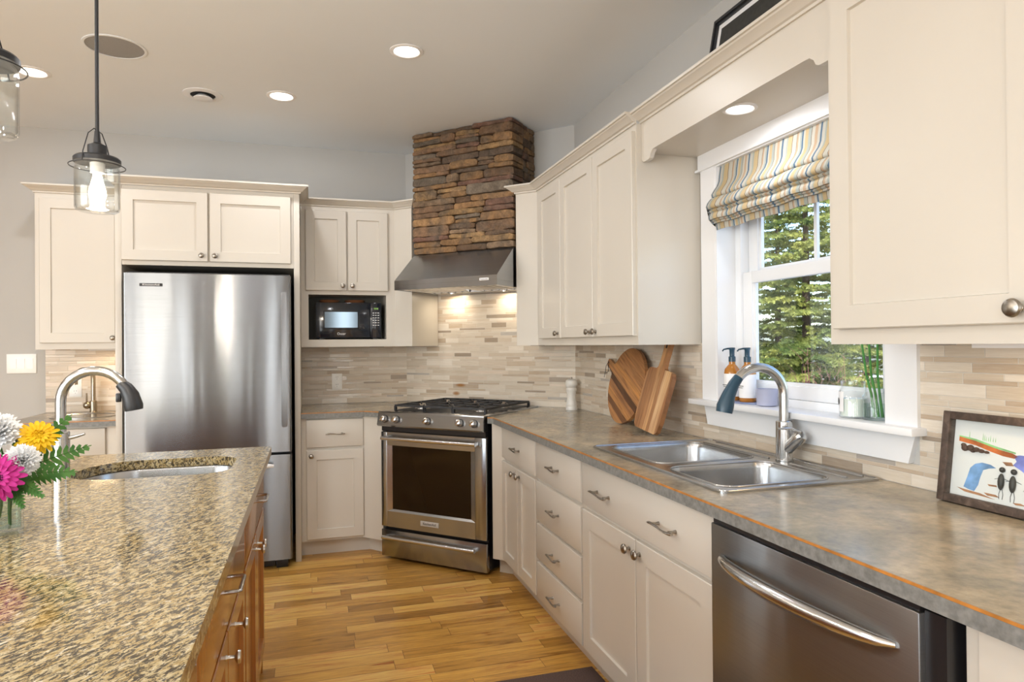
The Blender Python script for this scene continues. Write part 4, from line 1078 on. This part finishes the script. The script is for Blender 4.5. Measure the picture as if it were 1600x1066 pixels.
# traced in the picture's own plane (perspective removed by hand)
blob('painted_shore', [(.034, .170), (.06, .168), (.10, .160), (.14, .150), (.172, .146), (.186, .140), (.178, .134), (.15, .136), (.12, .142), (.08, .152), (.034, .158)], 'art_orange')
blob('painted_grass', [(.034, .1725), (.08, .168), (.13, .157), (.18, .149), (.18, .1455), (.13, .152), (.08, .163), (.034, .1695)], 'art_green', -.0069)
blob('painted_sea', [(.176, .140), (.19, .144), (.25, .146), (.32, .150), (.322, .10), (.27, .09), (.235, .084), (.215, .097), (.197, .108), (.176, .118), (.184, .128)], 'art_sea')
blob('painted_tent', [(.056, .044), (.064, .070), (.070, .094), (.082, .106), (.10, .112), (.122, .110), (.136, .104), (.118, .100), (.104, .094), (.098, .075), (.094, .055), (.085, .038), (.07, .040)], 'art_blue')
for i, pl in enumerate(([(.038, .040), (.06, .038), (.10, .036), (.14, .028), (.10, .030), (.06, .032)], [(.118, .062), (.14, .063), (.142, .059), (.122, .058)], [(.11, .040), (.14, .040), (.15, .035), (.12, .034)], [(.182, .030), (.20, .032), (.215, .028), (.19, .026)], [(.15, .122), (.172, .124), (.178, .116), (.16, .114)])): blob('painted_sand', pl, 'art_brown')
for x in (.06, .096, .10, .104, .11, .115, .122, .128): blob('painted_reed', [(x, .168), (x+.001, .186-.004*(int(x*1000) % 3)), (x+.002, .166)], 'art_green', -.0064)
def pebble(x, z, rx, rz, mat='pebble'):
    part('pebble', sphere(B(), (x, -.010, z), 1, 14, 8, (rx, .006, rz)), mat, pa, F3)
for x, z, rx, rz in ((.054, .142, .009, .008), (.069, .144, .009, .008), (.085, .142, .008, .006), (.098, .140, .008, .005), (.050, .149, .006, .005), (.076, .137, .006, .004), (.112, .139, .006, .0035)): pebble(x, z, rx, rz, 'rust_pebble')
for x, z0, sc in ((.153, .074, 1), (.181, .073, 1.02), (.222, .058, .95), (.262, .062, 1), (.29, .05, .8)):
    pebble(x, z0, .0075*sc, .020*sc); pebble(x+.001, z0+.029*sc, .0068*sc, .0068*sc)
    bm = B()
    for s in (-1, 1): tube(bm, [(x+s*.002, -.007, z0-.018*sc), (x+s*.005, -.007, z0-.030*sc), (x+s*.004, -.007, z0-.042*sc)], .0006, 5); tube(bm, [(x+s*.006*sc, -.007, z0+.008), (x+s*.018*sc, -.007, z0+.004)], .0006, 5)
    part('inked_limbs', bm, 'ink', pa, F3)
part('glass', box(B(), fb-.001, fw-fb+.001, -.0235, -.0215, fb-.001, fh-fb+.001), 'glass', t, F3)

# framed picture on top of the valance
F4 = Matrix.Translation((-.095, -2.615, ZT+.004)) @ FR @ Matrix.Rotation(-math.atan2(.07, .37), 4, 'X')
t = thing('framed_picture', 'black framed picture with white mat standing above the window valance', 'picture', (-.09, -3.0, ZT))
a, b_ = .80, .385
bm = B()
for e, y in ((0, -.022), (.010, -.026), (.019, -.020)):
    o2 = .008
    box(bm, e, e+o2, y, 0, e, b_-e); box(bm, a-e-o2, a-e, y, 0, e, b_-e); box(bm, e, a-e, y, 0, e, e+o2); box(bm, e, a-e, y, 0, b_-e-o2, b_-e)
part('frame', bm, 'satin_black', t, F4)
part('mat_board', box(B(), .022, a-.022, -.010, -.004, .022, b_-.022), 'label', t, F4)
part('print', box(B(), .05, a-.05, -.0115, -.0098, .05, b_-.05), 'pebble', t, F4, label='dark print')

# ------------------------------------------------------------------ window sill things
ZS = 1.0867
def soap(u, x, label):
    t = thing('soap_bottle', label, 'bottle', (u, x, ZS), FR, 'amber soap bottles on the sill')
    o = (u, x, 0)
    part('bottle', lathe(B(), [(.030, ZS), (.0325, ZS+.004), (.0325, ZS+.112), (.029, ZS+.128), (.018, ZS+.142), (.0125, ZS+.148), (.0125, ZS+.158), (0, ZS+.158)], o, (0, 0, 1), 28), 'amber', t, FR)
    part('paper_label', lathe(B(), [(.0328, ZS+.016), (.0331, ZS+.017), (.0331, ZS+.108), (.0328, ZS+.109)], o, (0, 0, 1), 28, False, False), 'label', t, FR)
    bm = B()
    for dz, h in ((.062, .018), (.055, .012)): box(bm, u-h, u+h, x-.0338, x-.0328, ZS+dz, ZS+dz+.0022)
    part('label_print', bm, 'ink', t, FR)
    p = part('pump', lathe(B(), [(.014, ZS+.158), (.014, ZS+.178), (.010, ZS+.181), (.0105, ZS+.205), (.0125, ZS+.210), (.0125, ZS+.216), (0, ZS+.217)], o, (0, 0, 1), 22), 'navy', t, FR)
    part('nozzle', tube(B(), [(u, x, ZS+.212), (u-.012, x-.012, ZS+.212), (u-.024, x-.024, ZS+.208), (u-.027, x-.027, ZS+.201)], [.005, .0035, .003, .003], 8), 'navy', p, FR)
solo('soap_tray', 'oval blue grey tray under the amber soap bottles', 'tray', slab(B(), [(2.688+.105*math.cos(a), .020+.044*math.sin(a)) for a in [2*PI*k/48 for k in range(48)]], [], ZS, ZS+.007), 'tray', (2.688, .02, ZS), FR)
ZS += .0072
soap(2.632, .012, 'amber soap bottle with navy pump on the sill, against the window casing'); soap(2.722, .020, 'amber soap bottle with navy pump on the sill, behind the faucet spout')
ZS -= .0072
solo('ceramic_cup', 'pale lavender ceramic cup on the sill behind the faucet', 'cup', lathe(B(), [(.030, ZS), (.037, ZS+.004), (.040, ZS+.066), (.037, ZS+.066), (.034, ZS+.008), (0, ZS+.006)], (2.845, .016, 0), (0, 0, 1), 28), 'lavender', (2.845, .016, ZS), FR)
t = thing('candle_jar', 'lidless glass jar of pale wax on the sill under the cabinet corner', 'candle', (3.275, .012, ZS), FR)
o = (3.275, .012, 0)
part('jar', lathe(B(), [(.036, ZS), (.0415, ZS+.004), (.0415, ZS+.088), (.036, ZS+.098), (.036, ZS+.118), (.0335, ZS+.118), (.0335, ZS+.098), (.039, ZS+.087), (.039, ZS+.006), (0, ZS+.006)], o, (0, 0, 1), 30, True, False), 'jar_glass', t, FR)
part('wax', lathe(B(), [(.0385, ZS+.0065), (.0385, ZS+.062), (.03, ZS+.060), (0, ZS+.060)], o, (0, 0, 1), 28), 'wax', t, FR)
bm = B()
for k in range(8): 
    a0, a1 = rad(195+k*10), rad(205+k*10)
    loft(bm, [[(3.275+.0418*math.cos(a), .012+.0418*math.sin(a), z) for a, z in ((a0, ZS+.02), (a1, ZS+.02), (a1, ZS+.084), (a0, ZS+.084))]], True, False)
part('paper_label', bm, 'label', t, FR)
bm = B(); lathe(bm, [(.010, 0), (.012, .0006), (.006, .0012), (0, .0012)], (3.275+.0418*math.cos(rad(235)), .012+.0418*math.sin(rad(235)), ZS+.052), (math.cos(rad(235)), math.sin(rad(235)), 0), 14)
part('label_print', bm, 'ink', t, FR)
t = thing('bud_vase', 'short clear glass vase on the sill holding slim green stems', 'vase', (3.352, .022, ZS), FR)
part('glass', lathe(B(), [(.033, ZS), (.0355, ZS+.003), (.0355, ZS+.072), (.030, ZS+.080), (.027, ZS+.098), (.0255, ZS+.098), (.028, ZS+.080), (.0335, ZS+.071), (.0335, ZS+.008), (0, ZS+.007)], (3.352, .022, 0), (0, 0, 1), 30, True, False), 'jar_glass', t, FR)
part('water', lathe(B(), [(.0332, ZS+.0085), (.0332, ZS+.05), (0, ZS+.05)], (3.352, .022, 0), (0, 0, 1), 24), 'water', t, FR)
for k, (du, dx, lu) in enumerate(((-.052, .0, -.018), (-.036, .012, -.012), (.004, .004, -.010))):
    bm = B(); tube(bm, [(3.352+.003+.010*k, .016+.006*k, ZS+.010), (3.352-.008+.010*k, .016+.006*k, ZS+.08), (3.352-.016+.010*k+du*.25, .018+.005*k, ZS+.14), (3.352+du-.008+.006*k, .022+dx, ZS+.30)], [.0042, .0038, .0034, .003], 8)
    solo('flower_stem', ['slim green stem in the sill vase, leaning furthest from the casing', 'slim green stem in the sill vase, middle of the three', 'slim green stem in the sill vase, almost upright'][k], 'stem', bm, 'stem', (3.36, .02, ZS), FR, 'stems in the bud vase')

# roman shade, one folded length of fabric
pr = [(-.004, 2.070), (-.010, 2.02), (-.012, 1.990), (-.020, 1.965), (-.036, 1.938), (-.046, 1.918), (-.044, 1.905), (-.034, 1.900), (-.036, 1.905), (-.050, 1.896), (-.066, 1.874), (-.074, 1.853), (-.070, 1.842), (-.058, 1.838), (-.052, 1.848), (-.058, 1.836), (-.066, 1.829), (-.060, 1.822), (-.050, 1.834),
      (-.058, 1.818), (-.064, 1.800), (-.062, 1.787), (-.050, 1.786), (-.054, 1.779), (-.044, 1.775), (-.046, 1.767), (-.036, 1.768), (-.030, 1.776), (-.028, 1.752), (-.026, 1.738)]
bm = B(); rings = []
def lerp_prof(n=2):
    out = []
    for i in range(len(pr)-1):
        for k in range(n): out.append(tuple(pr[i][j]+(pr[i+1][j]-pr[i][j])*k/n for j in (0, 1)))
    return out+[pr[-1]]
pr = [(x, 2.07-(2.07-z)*.81) for x, z in pr]; LP = lerp_prof(); NU = 40; back = [(x+.003, z) for x, z in LP[::-1]]
for i in range(NU+1):
    u = 2.582+(3.424-2.582)*i/NU
    rings.append([(u, x+.0025*math.sin(u*43+z*16)*min(1, (2.07-z)*8), z+.002*math.sin(u*27)*min(1, (2.07-z)*8)) for x, z in LP+back])
loft(bm, rings)
t = thing('roman_shade', 'folded roman shade in cream, yellow and blue striped fabric', 'window shade', (3.0, -.02, 2.07))
MAT[t] = I4; t.matrix_world = I4
part('fabric', bm, 'shade', t, FR, ang=60)
part('head_rail', box(B(), 2.580, 3.426, -.004, .03, 2.050, 2.0705), 'label', t, FR)
# ================================================================== pendants, ceiling fixtures
def pendant(x, y, label, dz=0):
    t = thing('pendant_light', label, 'pendant light', (x, y, 1.74+dz), group=None)
    zt = 1.889+dz
    part('glass_jar', lathe(B(), [(.050, 1.738+dz), (.056, 1.741+dz), (.0595, 1.749+dz), (.0600, 1.86+dz), (.057, 1.872+dz), (.056, zt), (.0535, zt), (.0545, 1.871+dz), (.0575, 1.859+dz), (.0570, 1.752+dz), (.053, 1.744+dz), (0, 1.742+dz)], (x, y, 0), (0, 0, 1), 40, True, False), 'jar_glass', t)
    part('lid', lathe(B(), [(.060, zt-.006), (.0625, zt-.006), (.0625, zt+.006), (.058, zt+.011), (.026, zt+.012), (0, zt+.012)], (x, y, 0), (0, 0, 1), 40), 'satin_black', t)
    part('socket', lathe(B(), [(.0255, zt+.012), (.0255, zt+.046), (.020, zt+.049), (.010, zt+.055), (.007, zt+.09), (0, zt+.09)], (x, y, 0), (0, 0, 1), 24), 'satin_black', t)
    part('lamp_holder', lathe(B(), [(.019, zt-.035), (.020, zt-.006), (0, zt-.005)], (x, y, 0), (0, 0, 1), 20), 'label', t)
    part('rod', cyl(B(), (x, y, zt+.08), (x, y, ZC-.02), .0055, seg=12), 'satin_black', t)
    part('ceiling_canopy', lathe(B(), [(.055, ZC-.001), (.055, ZC-.014), (.045, ZC-.024), (0, ZC-.025)], (x, y, 0), (0, 0, 1), 30), 'satin_black', t)
    bm = B(); tube(bm, [(x+.0735*math.cos(2*PI*k/40), y+.0735*math.sin(2*PI*k/40), 1.873+dz) for k in range(40)], .0017, 6, closed=True)
    pts = [(x-.020, y-.0705, 1.873+dz), (x-.022, y-.055, 1.905+dz), (x-.016, y-.028, 1.965+dz), (x-.006, y-.008, 1.985+dz), (x+.010, y+.010, 1.975+dz), (x+.018, y+.030, 1.94+dz), (x+.02, y+.055, 1.905+dz), (x+.02, y+.0705, 1.873+dz)]
    tube(bm, pts, .0016, 6)
    part('wire_bail', bm, 'satin_black', t)
    part('bulb', lathe(B(), [(.011, zt-.036), (.013, zt-.05), (.022, zt-.085), (.024, zt-.10), (.018, zt-.122), (.008, zt-.132), (0, zt-.133)], (x, y, 0), (0, 0, 1), 20), 'bulb', t)
    l = bpy.data.lights.new('pendant_lamp', 'POINT'); l.energy = 9; l.color = (1, .86, .68); l.shadow_soft_size = .045
    o = bpy.data.objects.new('pendant_lamp', l); C.objects.link(o); o.location = (x, y, 1.70+dz)
pendant(-2.262, -2.75, 'black and glass jar pendant lamp hanging wholly in view over the island')
pendant(-2.275, -3.45, 'black and glass jar pendant lamp cut off at the picture edge', .018)
def downlight(x, y, label, z=ZC, r=.062):
    t = thing('downlight', label, 'ceiling light', (x, y, z))
    part('trim_ring', lathe(B(), [(r*1.30, z), (r*1.30, z-.003), (r*1.05, z-.006), (r*.98, z-.003), (r*.98, z)], (x, y, 0), (0, 0, 1), 36, False, False), 'label', t)
    part('lens', lathe(B(), [(r*.97, z-.003), (r*.5, z-.005), (0, z-.0052)], (x, y, 0), (0, 0, 1), 32, False, True), 'lens', t)
downlight(*DL[0], 'round recessed ceiling light nearest the window wall'); downlight(*DL[1], 'round recessed ceiling light in front of the refrigerator')
downlight(*DL[2], 'round recessed ceiling light beside the cut-off pendant lamp')
downlight(-.215, -3.017, 'small recessed light in the soffit above the window', 2.148, .046)
t = thing('air_diffuser', 'round white air diffuser in the ceiling above the refrigerator', 'vent', (-2.229, -.9, ZC))
part('flange', lathe(B(), [(.105, ZC), (.105, ZC-.003), (.085, ZC-.008), (.066, ZC-.006), (.066, ZC)], (-2.229, -.9, 0), (0, 0, 1), 40, False, False), 'trim', t)
part('throat', lathe(B(), [(.066, ZC-.001), (0, ZC-.0012)], (-2.229, -.9, 0), (0, 0, 1), 40, False, True), 'void', t)
part('centre_disc', lathe(B(), [(.03, ZC-.004), (.050, ZC-.020), (.049, ZC-.024), (.030, ZC-.028), (0, ZC-.029)], (-2.229, -.9, 0), (0, 0, 1), 40), 'trim', t)
t = thing('ceiling_speaker', 'large round grey speaker grille flush in the ceiling', 'speaker', (-2.535, -1.445, ZC))
part('bezel', lathe(B(), [(.135, ZC), (.135, ZC-.003), (.124, ZC-.004), (.124, ZC)], (-2.535, -1.445, 0), (0, 0, 1), 48, False, False), 'ceil', t)
part('grille', lathe(B(), [(.1235, ZC-.001), (.06, ZC-.003), (0, ZC-.004)], (-2.535, -1.445, 0), (0, 0, 1), 48, False, True), 'speaker', t)
# strips fixed under the wall cabinets, out of sight behind their lower edges
def strip(x0, x1, y0, y1, label, power, col=(1, .72, .42)):
    z = UZ
    t = thing('under_cabinet_light', label, 'light', ((x0+x1)/2, (y0+y1)/2, z))
    part('housing', box(B(), x0, x1, y0, y1, z-.010, z-.0005), 'label', t)
    area('strip_lamp', ((x0+x1)/2, (y0+y1)/2, z-.011), x1-x0-.01, power, col, 'RECTANGLE', y1-y0-.01)
strip(-3.0, -2.76, -.20, -.16, 'slim light strip under the wall cabinet over the bar sink', 1.3)
strip(-.20, -.16, -4.5, -3.85, 'slim light strip under the large wall cabinet near the camera', 1.6)

solo('floor_mat', 'dark mauve mat on the floor in front of the sink cabinet', 'mat', box(B(), -1.12, -.56, -3.45, -2.478, .0005, .010, .003), 'rug', (-.84, -2.96, 0))

# ================================================================== flowers on the island
random.seed(3)
vx, vy, vz = -2.345, -3.225, CZ1
t = thing('glass_vase', 'square clear glass vase of flowers on the granite island', 'vase', (vx, vy, vz))
VF_ = Matrix.Translation((vx, vy, 0)) @ Matrix.Rotation(rad(24), 4, 'Z')
a = .052
bm = B()
lo, li = rrect(-a, a, -a, a, .010, 4), rrect(-a+.005, a-.005, -a+.005, a-.005, .007, 4)
loft(bm, [[(*p, vz+.0005) for p in lo], [(*p, vz+.118) for p in lo], [(*p, vz+.118) for p in li], [(*p, vz+.014) for p in li]], True, True)
part('glass', bm, 'glass', t, VF_)
bm = B(); lw = rrect(-a+.0055, a-.0055, -a+.0055, a-.0055, .0065, 4)
loft(bm, [[(*p, vz+.0145) for p in lw], [(*p, vz+.085) for p in lw]]); part('water', bm, 'water', t, VF_)
SLOT = []
def stem_to(c, t, r=.0022, down=None):
    i_ = len(SLOT); SLOT.append(1); gx, gy = -.028+.028*(i_ % 3), -.028+.028*(i_//3)
    b0 = VF_ @ Vector((gx, gy, vz+.018)); m_ = VF_ @ Vector((gx, gy, vz+.112))
    part('stem', tube(B(), [b0, (b0+m_)/2, m_, (m_+Vector(c))/2+Vector((0, 0, .005)), c], r, 6), 'fern', t)
def petal(bm, c, ax, side, L, w, lift, droop, tip=.35):
    """one strap petal from centre c along direction side, ax the flower axis"""
    tgt = ax.cross(side)
    pr_ = [(0.02, .25), (.35, .8), (.65, 1), (.88, .8), (1, tip)]
    top, bot = [], []
    for q, ww in pr_:
        h = lift*L*q - droop*L*q*q
        p = c + side*(L*q) + ax*h
        top.append((p-tgt*w*ww/2+ax*.002, p+ax*.0005, p+tgt*w*ww/2+ax*.002))
    v = [[bm.verts.new(x) for x in r] for r in top]
    for i in range(len(v)-1):
        for j in (0, 1): bm.faces.new((v[i][j], v[i][j+1], v[i+1][j+1], v[i+1][j]))
def gerbera(c, ax, R, mat, label, eye=.3):
    c, ax = Vector(c), Vector(ax).normalized(); x, y, _ = frame_of(ax)
    t = thing('gerbera', label, 'flower', c)
    stem_to(c-ax*.006, t)
    bm = B()
    for layer, (n, k, lift, droop, w) in enumerate(((20, 1, .18, .28, .24), (18, .86, .35, .30, .22), (16, .55, .55, .3, .16))):
        for i in range(n):
            an = 2*PI*(i+.5*layer)/n + random.uniform(-.06, .06)
            petal(bm, c+ax*.002*layer, ax, x*math.cos(an)+y*math.sin(an), R*k*random.uniform(.92, 1.05), R*w, lift+random.uniform(-.05, .05), droop)
    part('petals', bm, mat, t, ang=60)
    bm = B()
    lathe(bm, [(R*.30*eye/.3, .003), (R*.28*eye/.3, .008), (R*.18, .011), (R*.07, .009), (0, .008)], c, ax, 20)
    for i in range(60):
        an, rr = random.uniform(0, 2*PI), R*.29*eye/.3*math.sqrt(random.random()); p = c+(x*math.cos(an)+y*math.sin(an))*rr+ax*.008
        tube(bm, [p, p+ax*.006], [.0012, .0006], 5)
    part('eye', bm, 'eye' if mat == 'magenta' else 'yellow', t)
def carnation(c, ax, R, label):
    c, ax = Vector(c), Vector(ax).normalized(); x, y, _ = frame_of(ax)
    t = thing('carnation', label, 'flower', c); stem_to(c-ax*R*.6, t)
    bm = B()
    for layer in range(8):
        th = .15+layer*.2; n = 4+layer*2
        for i in range(n):
            an = 2*PI*i/n + layer*.7 + random.uniform(-.2, .2)
            d = (x*math.cos(an)+y*math.sin(an)); out = (ax*math.cos(th)+d*math.sin(th)).normalized(); tg = out.cross(d if abs(out.dot(d)) < .95 else ax).normalized()
            # ruffled fan petal
            rows = []
            for q in (0, .5, .8, 1):
                row = []
                for s in range(-4, 5):
                    ww = R*.42*(.2+.8*q)*s/4
                    p = c - ax*R*.5 + out*(R*1.45*q*(.9+.1*math.cos(s))) + tg*ww + d*(math.sin(s*2.3+i)*R*.10*q)
                    row.append(bm.verts.new(p))
                rows.append(row)
            for a_ in range(3):
                for s in range(8): bm.faces.new((rows[a_][s], rows[a_][s+1], rows[a_+1][s+1], rows[a_+1][s]))
    part('petals', bm, 'carnation', t, ang=70)
    part('calyx', lathe(B(), [(.004, -R*.9), (.009, -R*.75), (.011, -R*.4)], c, ax, 14), 'fern', t)
def fern(base, tip, label, w=.05, n=15, sag=.03):
    b0, b1 = Vector(base), Vector(tip); d = (b1-b0); t = thing('fern_frond', label, 'leaf', b0, group='fern fronds among the flowers')
    x = d.cross(Vector((.3, -1, .25))).normalized(); nrm = x.cross(d).normalized(); bm = B(); pts = []
    for i in range(n+1):
        q = i/n; pts.append(b0+d*q-Vector((0, 0, sag*q*q)))
    for i in range(1, n):
        q = i/n; ww = w*math.sin(PI*min(1, q*.85+.12))**.8*(1-q*.35)
        for s in (-1, 1):
            p = pts[i]; e = p + x*s*ww + d.normalized()*ww*.55 - Vector((0, 0, .004)); m1 = (p+e)/2
            wd = d.normalized()*.0055
            vs = [bm.verts.new(v_) for v_ in (p-wd, m1-wd*1.1+nrm*.002, e, m1+wd*1.2+nrm*.002, p+wd*.8)]
            bm.faces.new(vs)
    part('leaflets', bm, 'fern', t, ang=60); part('rachis', tube(B(), pts, .0012, 5), 'fern', t)
gerbera((-2.314, -3.292, 1.050), (.05, -1, .18), .054, 'magenta', 'magenta gerbera with dark eye at the vase rim')
gerbera((-2.268, -3.20, 1.125), (.30, -.72, .62), .046, 'yellow', 'yellow gerbera at the top of the bouquet', .3)
carnation((-2.345, -3.22, 1.148), (0, -.6, .8), .036, 'white carnation above the magenta gerbera')
carnation((-2.275, -3.265, 1.083), (.4, -.8, .35), .026, 'white carnation between the yellow and magenta gerberas')
carnation((-2.415, -3.20, 1.12), (-.4, -.6, .6), .032, 'white carnation at the picture edge, behind the magenta gerbera')
carnation((-2.33, -3.13, 1.12), (.3, .2, .9), .028, 'white carnation at the back of the bouquet')
rim = (-2.33, -3.21, 1.035)
for k, (tp, lb) in enumerate((((-2.160, -3.19, 1.118), 'fern frond reaching toward the island faucet'), ((-2.175, -3.24, 1.065), 'fern frond drooping lowest over the granite'), ((-2.215, -3.14, 1.19), 'fern frond rising behind the yellow gerbera'), ((-2.44, -3.10, 1.14), 'fern frond at the back of the bouquet'), ((-2.225, -3.285, 1.02), 'short fern frond under the white carnation'), ((-2.26, -3.30, 1.00), 'short fern frond at the vase rim'))):
    fern(rim if k < 4 else (-2.32, -3.24, 1.045), tp, lb, .034 if k < 4 else .022, 13, .02)
t = thing('leaf_sprig', 'broad green leaves standing in the water of the glass vase', 'leaf', (vx, vy, vz+.02))
bm = B()
for dx, dy, an, h in ((-.02, -.03, .3, .10), (.015, -.032, 1.2, .085), (.03, -.005, 2.2, .095), (-.005, .02, 3.0, .09), (.0, -.02, .8, .11)):
    c0 = Vector((vx+dx, vy+dy, vz+.018)); sd_ = Vector((math.cos(an), math.sin(an), 0)); rows = []
    for q, w_ in ((0, .003), (.25, .012), (.55, .016), (.8, .010), (1, .001)):
        m_ = c0+Vector((math.sin(an)*.006*q, 0, h*q)); rows.append([bm.verts.new(m_-sd_*w_), bm.verts.new(m_+Vector((0, .002, 0))), bm.verts.new(m_+sd_*w_)])
    for i in range(4):
        for j in (0, 1): bm.faces.new((rows[i][j], rows[i][j+1], rows[i+1][j+1], rows[i+1][j]))
part('leaves', bm, 'fern', t, ang=60)
solo('wooden_ball', 'small rounded tan object beside the glass vase', 'ornament', sphere(B(), (-2.352, -3.335, CZ1+.019), .019, 18, 12), 'tan', (-2.352, -3.335, CZ1))

# ================================================================== outside the window
struct('ground_outside', box(B(), .17, 40, -20, 30, -.75, -.6), 'snow')
import numpy as np
def spruce(name, label, loc, H, R, seed, dens=1.0, mat='needle', base=.25):
    rng = np.random.default_rng(seed); V = []; Fc = []
    def add_twig(p, d, L, lw):
        """a shoot with needles all round"""
        nonlocal V, Fc
        n = max(5, int(L/.012)); d = d/np.linalg.norm(d)
        a = np.cross(d, [0, 0, 1.]); a = a/(np.linalg.norm(a)+1e-9); b_ = np.cross(d, a)
        for i in range(n):
            q = p + d*L*(i/n) - np.array([0, 0, .10*L*(i/n)**2]); an = rng.uniform(0, 2*PI); l = lw*(1-.35*i/n)
            o = (a*math.cos(an)+b_*math.sin(an))*.85+d*.6
            s = np.cross(o, d); s = s/(np.linalg.norm(s)+1e-9)*lw*.24
            k = len(V); V += [tuple(q-s), tuple(q+s), tuple(q+o*l)]; Fc.append((k, k+1, k+2))
    nb = int(95*dens*H/4)
    for bi in range(nb):
        z = base + (H-base-.1)*(bi/nb)**1.05; Lb = R*(1-(z-base)/(H-base))**.8*rng.uniform(.75, 1.1)+.12; an = bi*2.4+rng.uniform(-.3, .3)
        d = np.array([math.cos(an), math.sin(an), rng.uniform(-.10, .18)]); side = np.array([-math.sin(an), math.cos(an), 0])
        ns = int(Lb/.085)+2
        for s in range(ns):
            q = (s+.6)/ns; p = np.array([0, 0, z]) + d*Lb*q + np.array([0, 0, -.22*Lb*q*q+.10*Lb*q**3])
            for sg in (-1, 1):
                tl = (.10+.34*Lb*(1-q)*.75)*rng.uniform(.7, 1.2); td = d*.75+side*sg*rng.uniform(.5, 1.0)+np.array([0, 0, rng.uniform(-.22, .15)])
                add_twig(p, td, tl, .050)
                if tl > .16:
                    for q2 in (.35, .65): add_twig(p+td/np.linalg.norm(td)*tl*q2, td+side*sg*rng.uniform(-1.0, 1.0)+d*.3, tl*.5, .045)
            add_twig(p, d, .1, .045)
    t = thing(name, label, 'tree', loc)
    me = bpy.data.meshes.new('foliage'); me.from_pydata(V, [], Fc); me.materials.append(M[mat])
    f = link('foliage', me); f.parent = t
    b_ = B(); cyl(b_, (loc[0], loc[1], loc[2]), (loc[0], loc[1], loc[2]+H*.96), .085, .01, 12); part('trunk', b_, 'bark', t)
    return t
GZ = -.6
s1 = spruce('spruce_tree', 'sunlit green spruce seen through the middle of the kitchen window', (4.6, 2.3, GZ), 5.6, 1.45, 11, 1.0)
s2 = dup(s1, (6.3, 5.0, GZ), 'sunlit green spruce standing behind the window frame side', (0, 0, 2.1))
s3 = dup(s1, (8.7, 3.0, GZ), 'green spruce further back between the two nearer trees', (0, 0, 4.0))
s4 = dup(s1, (5.3, -1.0, GZ), 'green spruce half hidden by the near wall cabinet', (0, 0, 5.2))
s5 = dup(s1, (9.6, 6.4, GZ), 'green spruce standing furthest from the window', (0, 0, .8))
def shrub(loc, H, R, label):
    rng = random.Random(5); bm = B()
    for i in range(130):
        an, el = rng.uniform(0, 2*PI), rng.uniform(.5, 1.45); L = H*rng.uniform(.6, 1.05)
        d = Vector((math.cos(an)*math.cos(el)*R/H*1.2, math.sin(an)*math.cos(el)*R/H*1.2, math.sin(el)))
        p0 = Vector(loc)+Vector((rng.uniform(-.1, .1), rng.uniform(-.1, .1), 0)); pts = [p0+d*L*q+Vector((rng.uniform(-.02, .02), rng.uniform(-.02, .02), -.1*q*q)) for q in (0, .4, .75, 1)]
        tube(bm, pts, [.006, .0045, .003, .0015], 4)
        for k in range(9):
            q = rng.uniform(.35, 1); b0 = p0+d*L*q; e = b0+Vector((rng.uniform(-.13, .13), rng.uniform(-.13, .13), rng.uniform(.0, .14)))
            tube(bm, [b0, (b0+e)/2+Vector((0, 0, .01)), e], [.0028, .002, .0008], 3)
    solo('bare_shrub', label, 'shrub', bm, 'twig', loc, ang=60)
shrub((3.15, .33, GZ), 1.85, .75, 'reddish brown bare-twigged shrub low in the window, behind the glass jar')
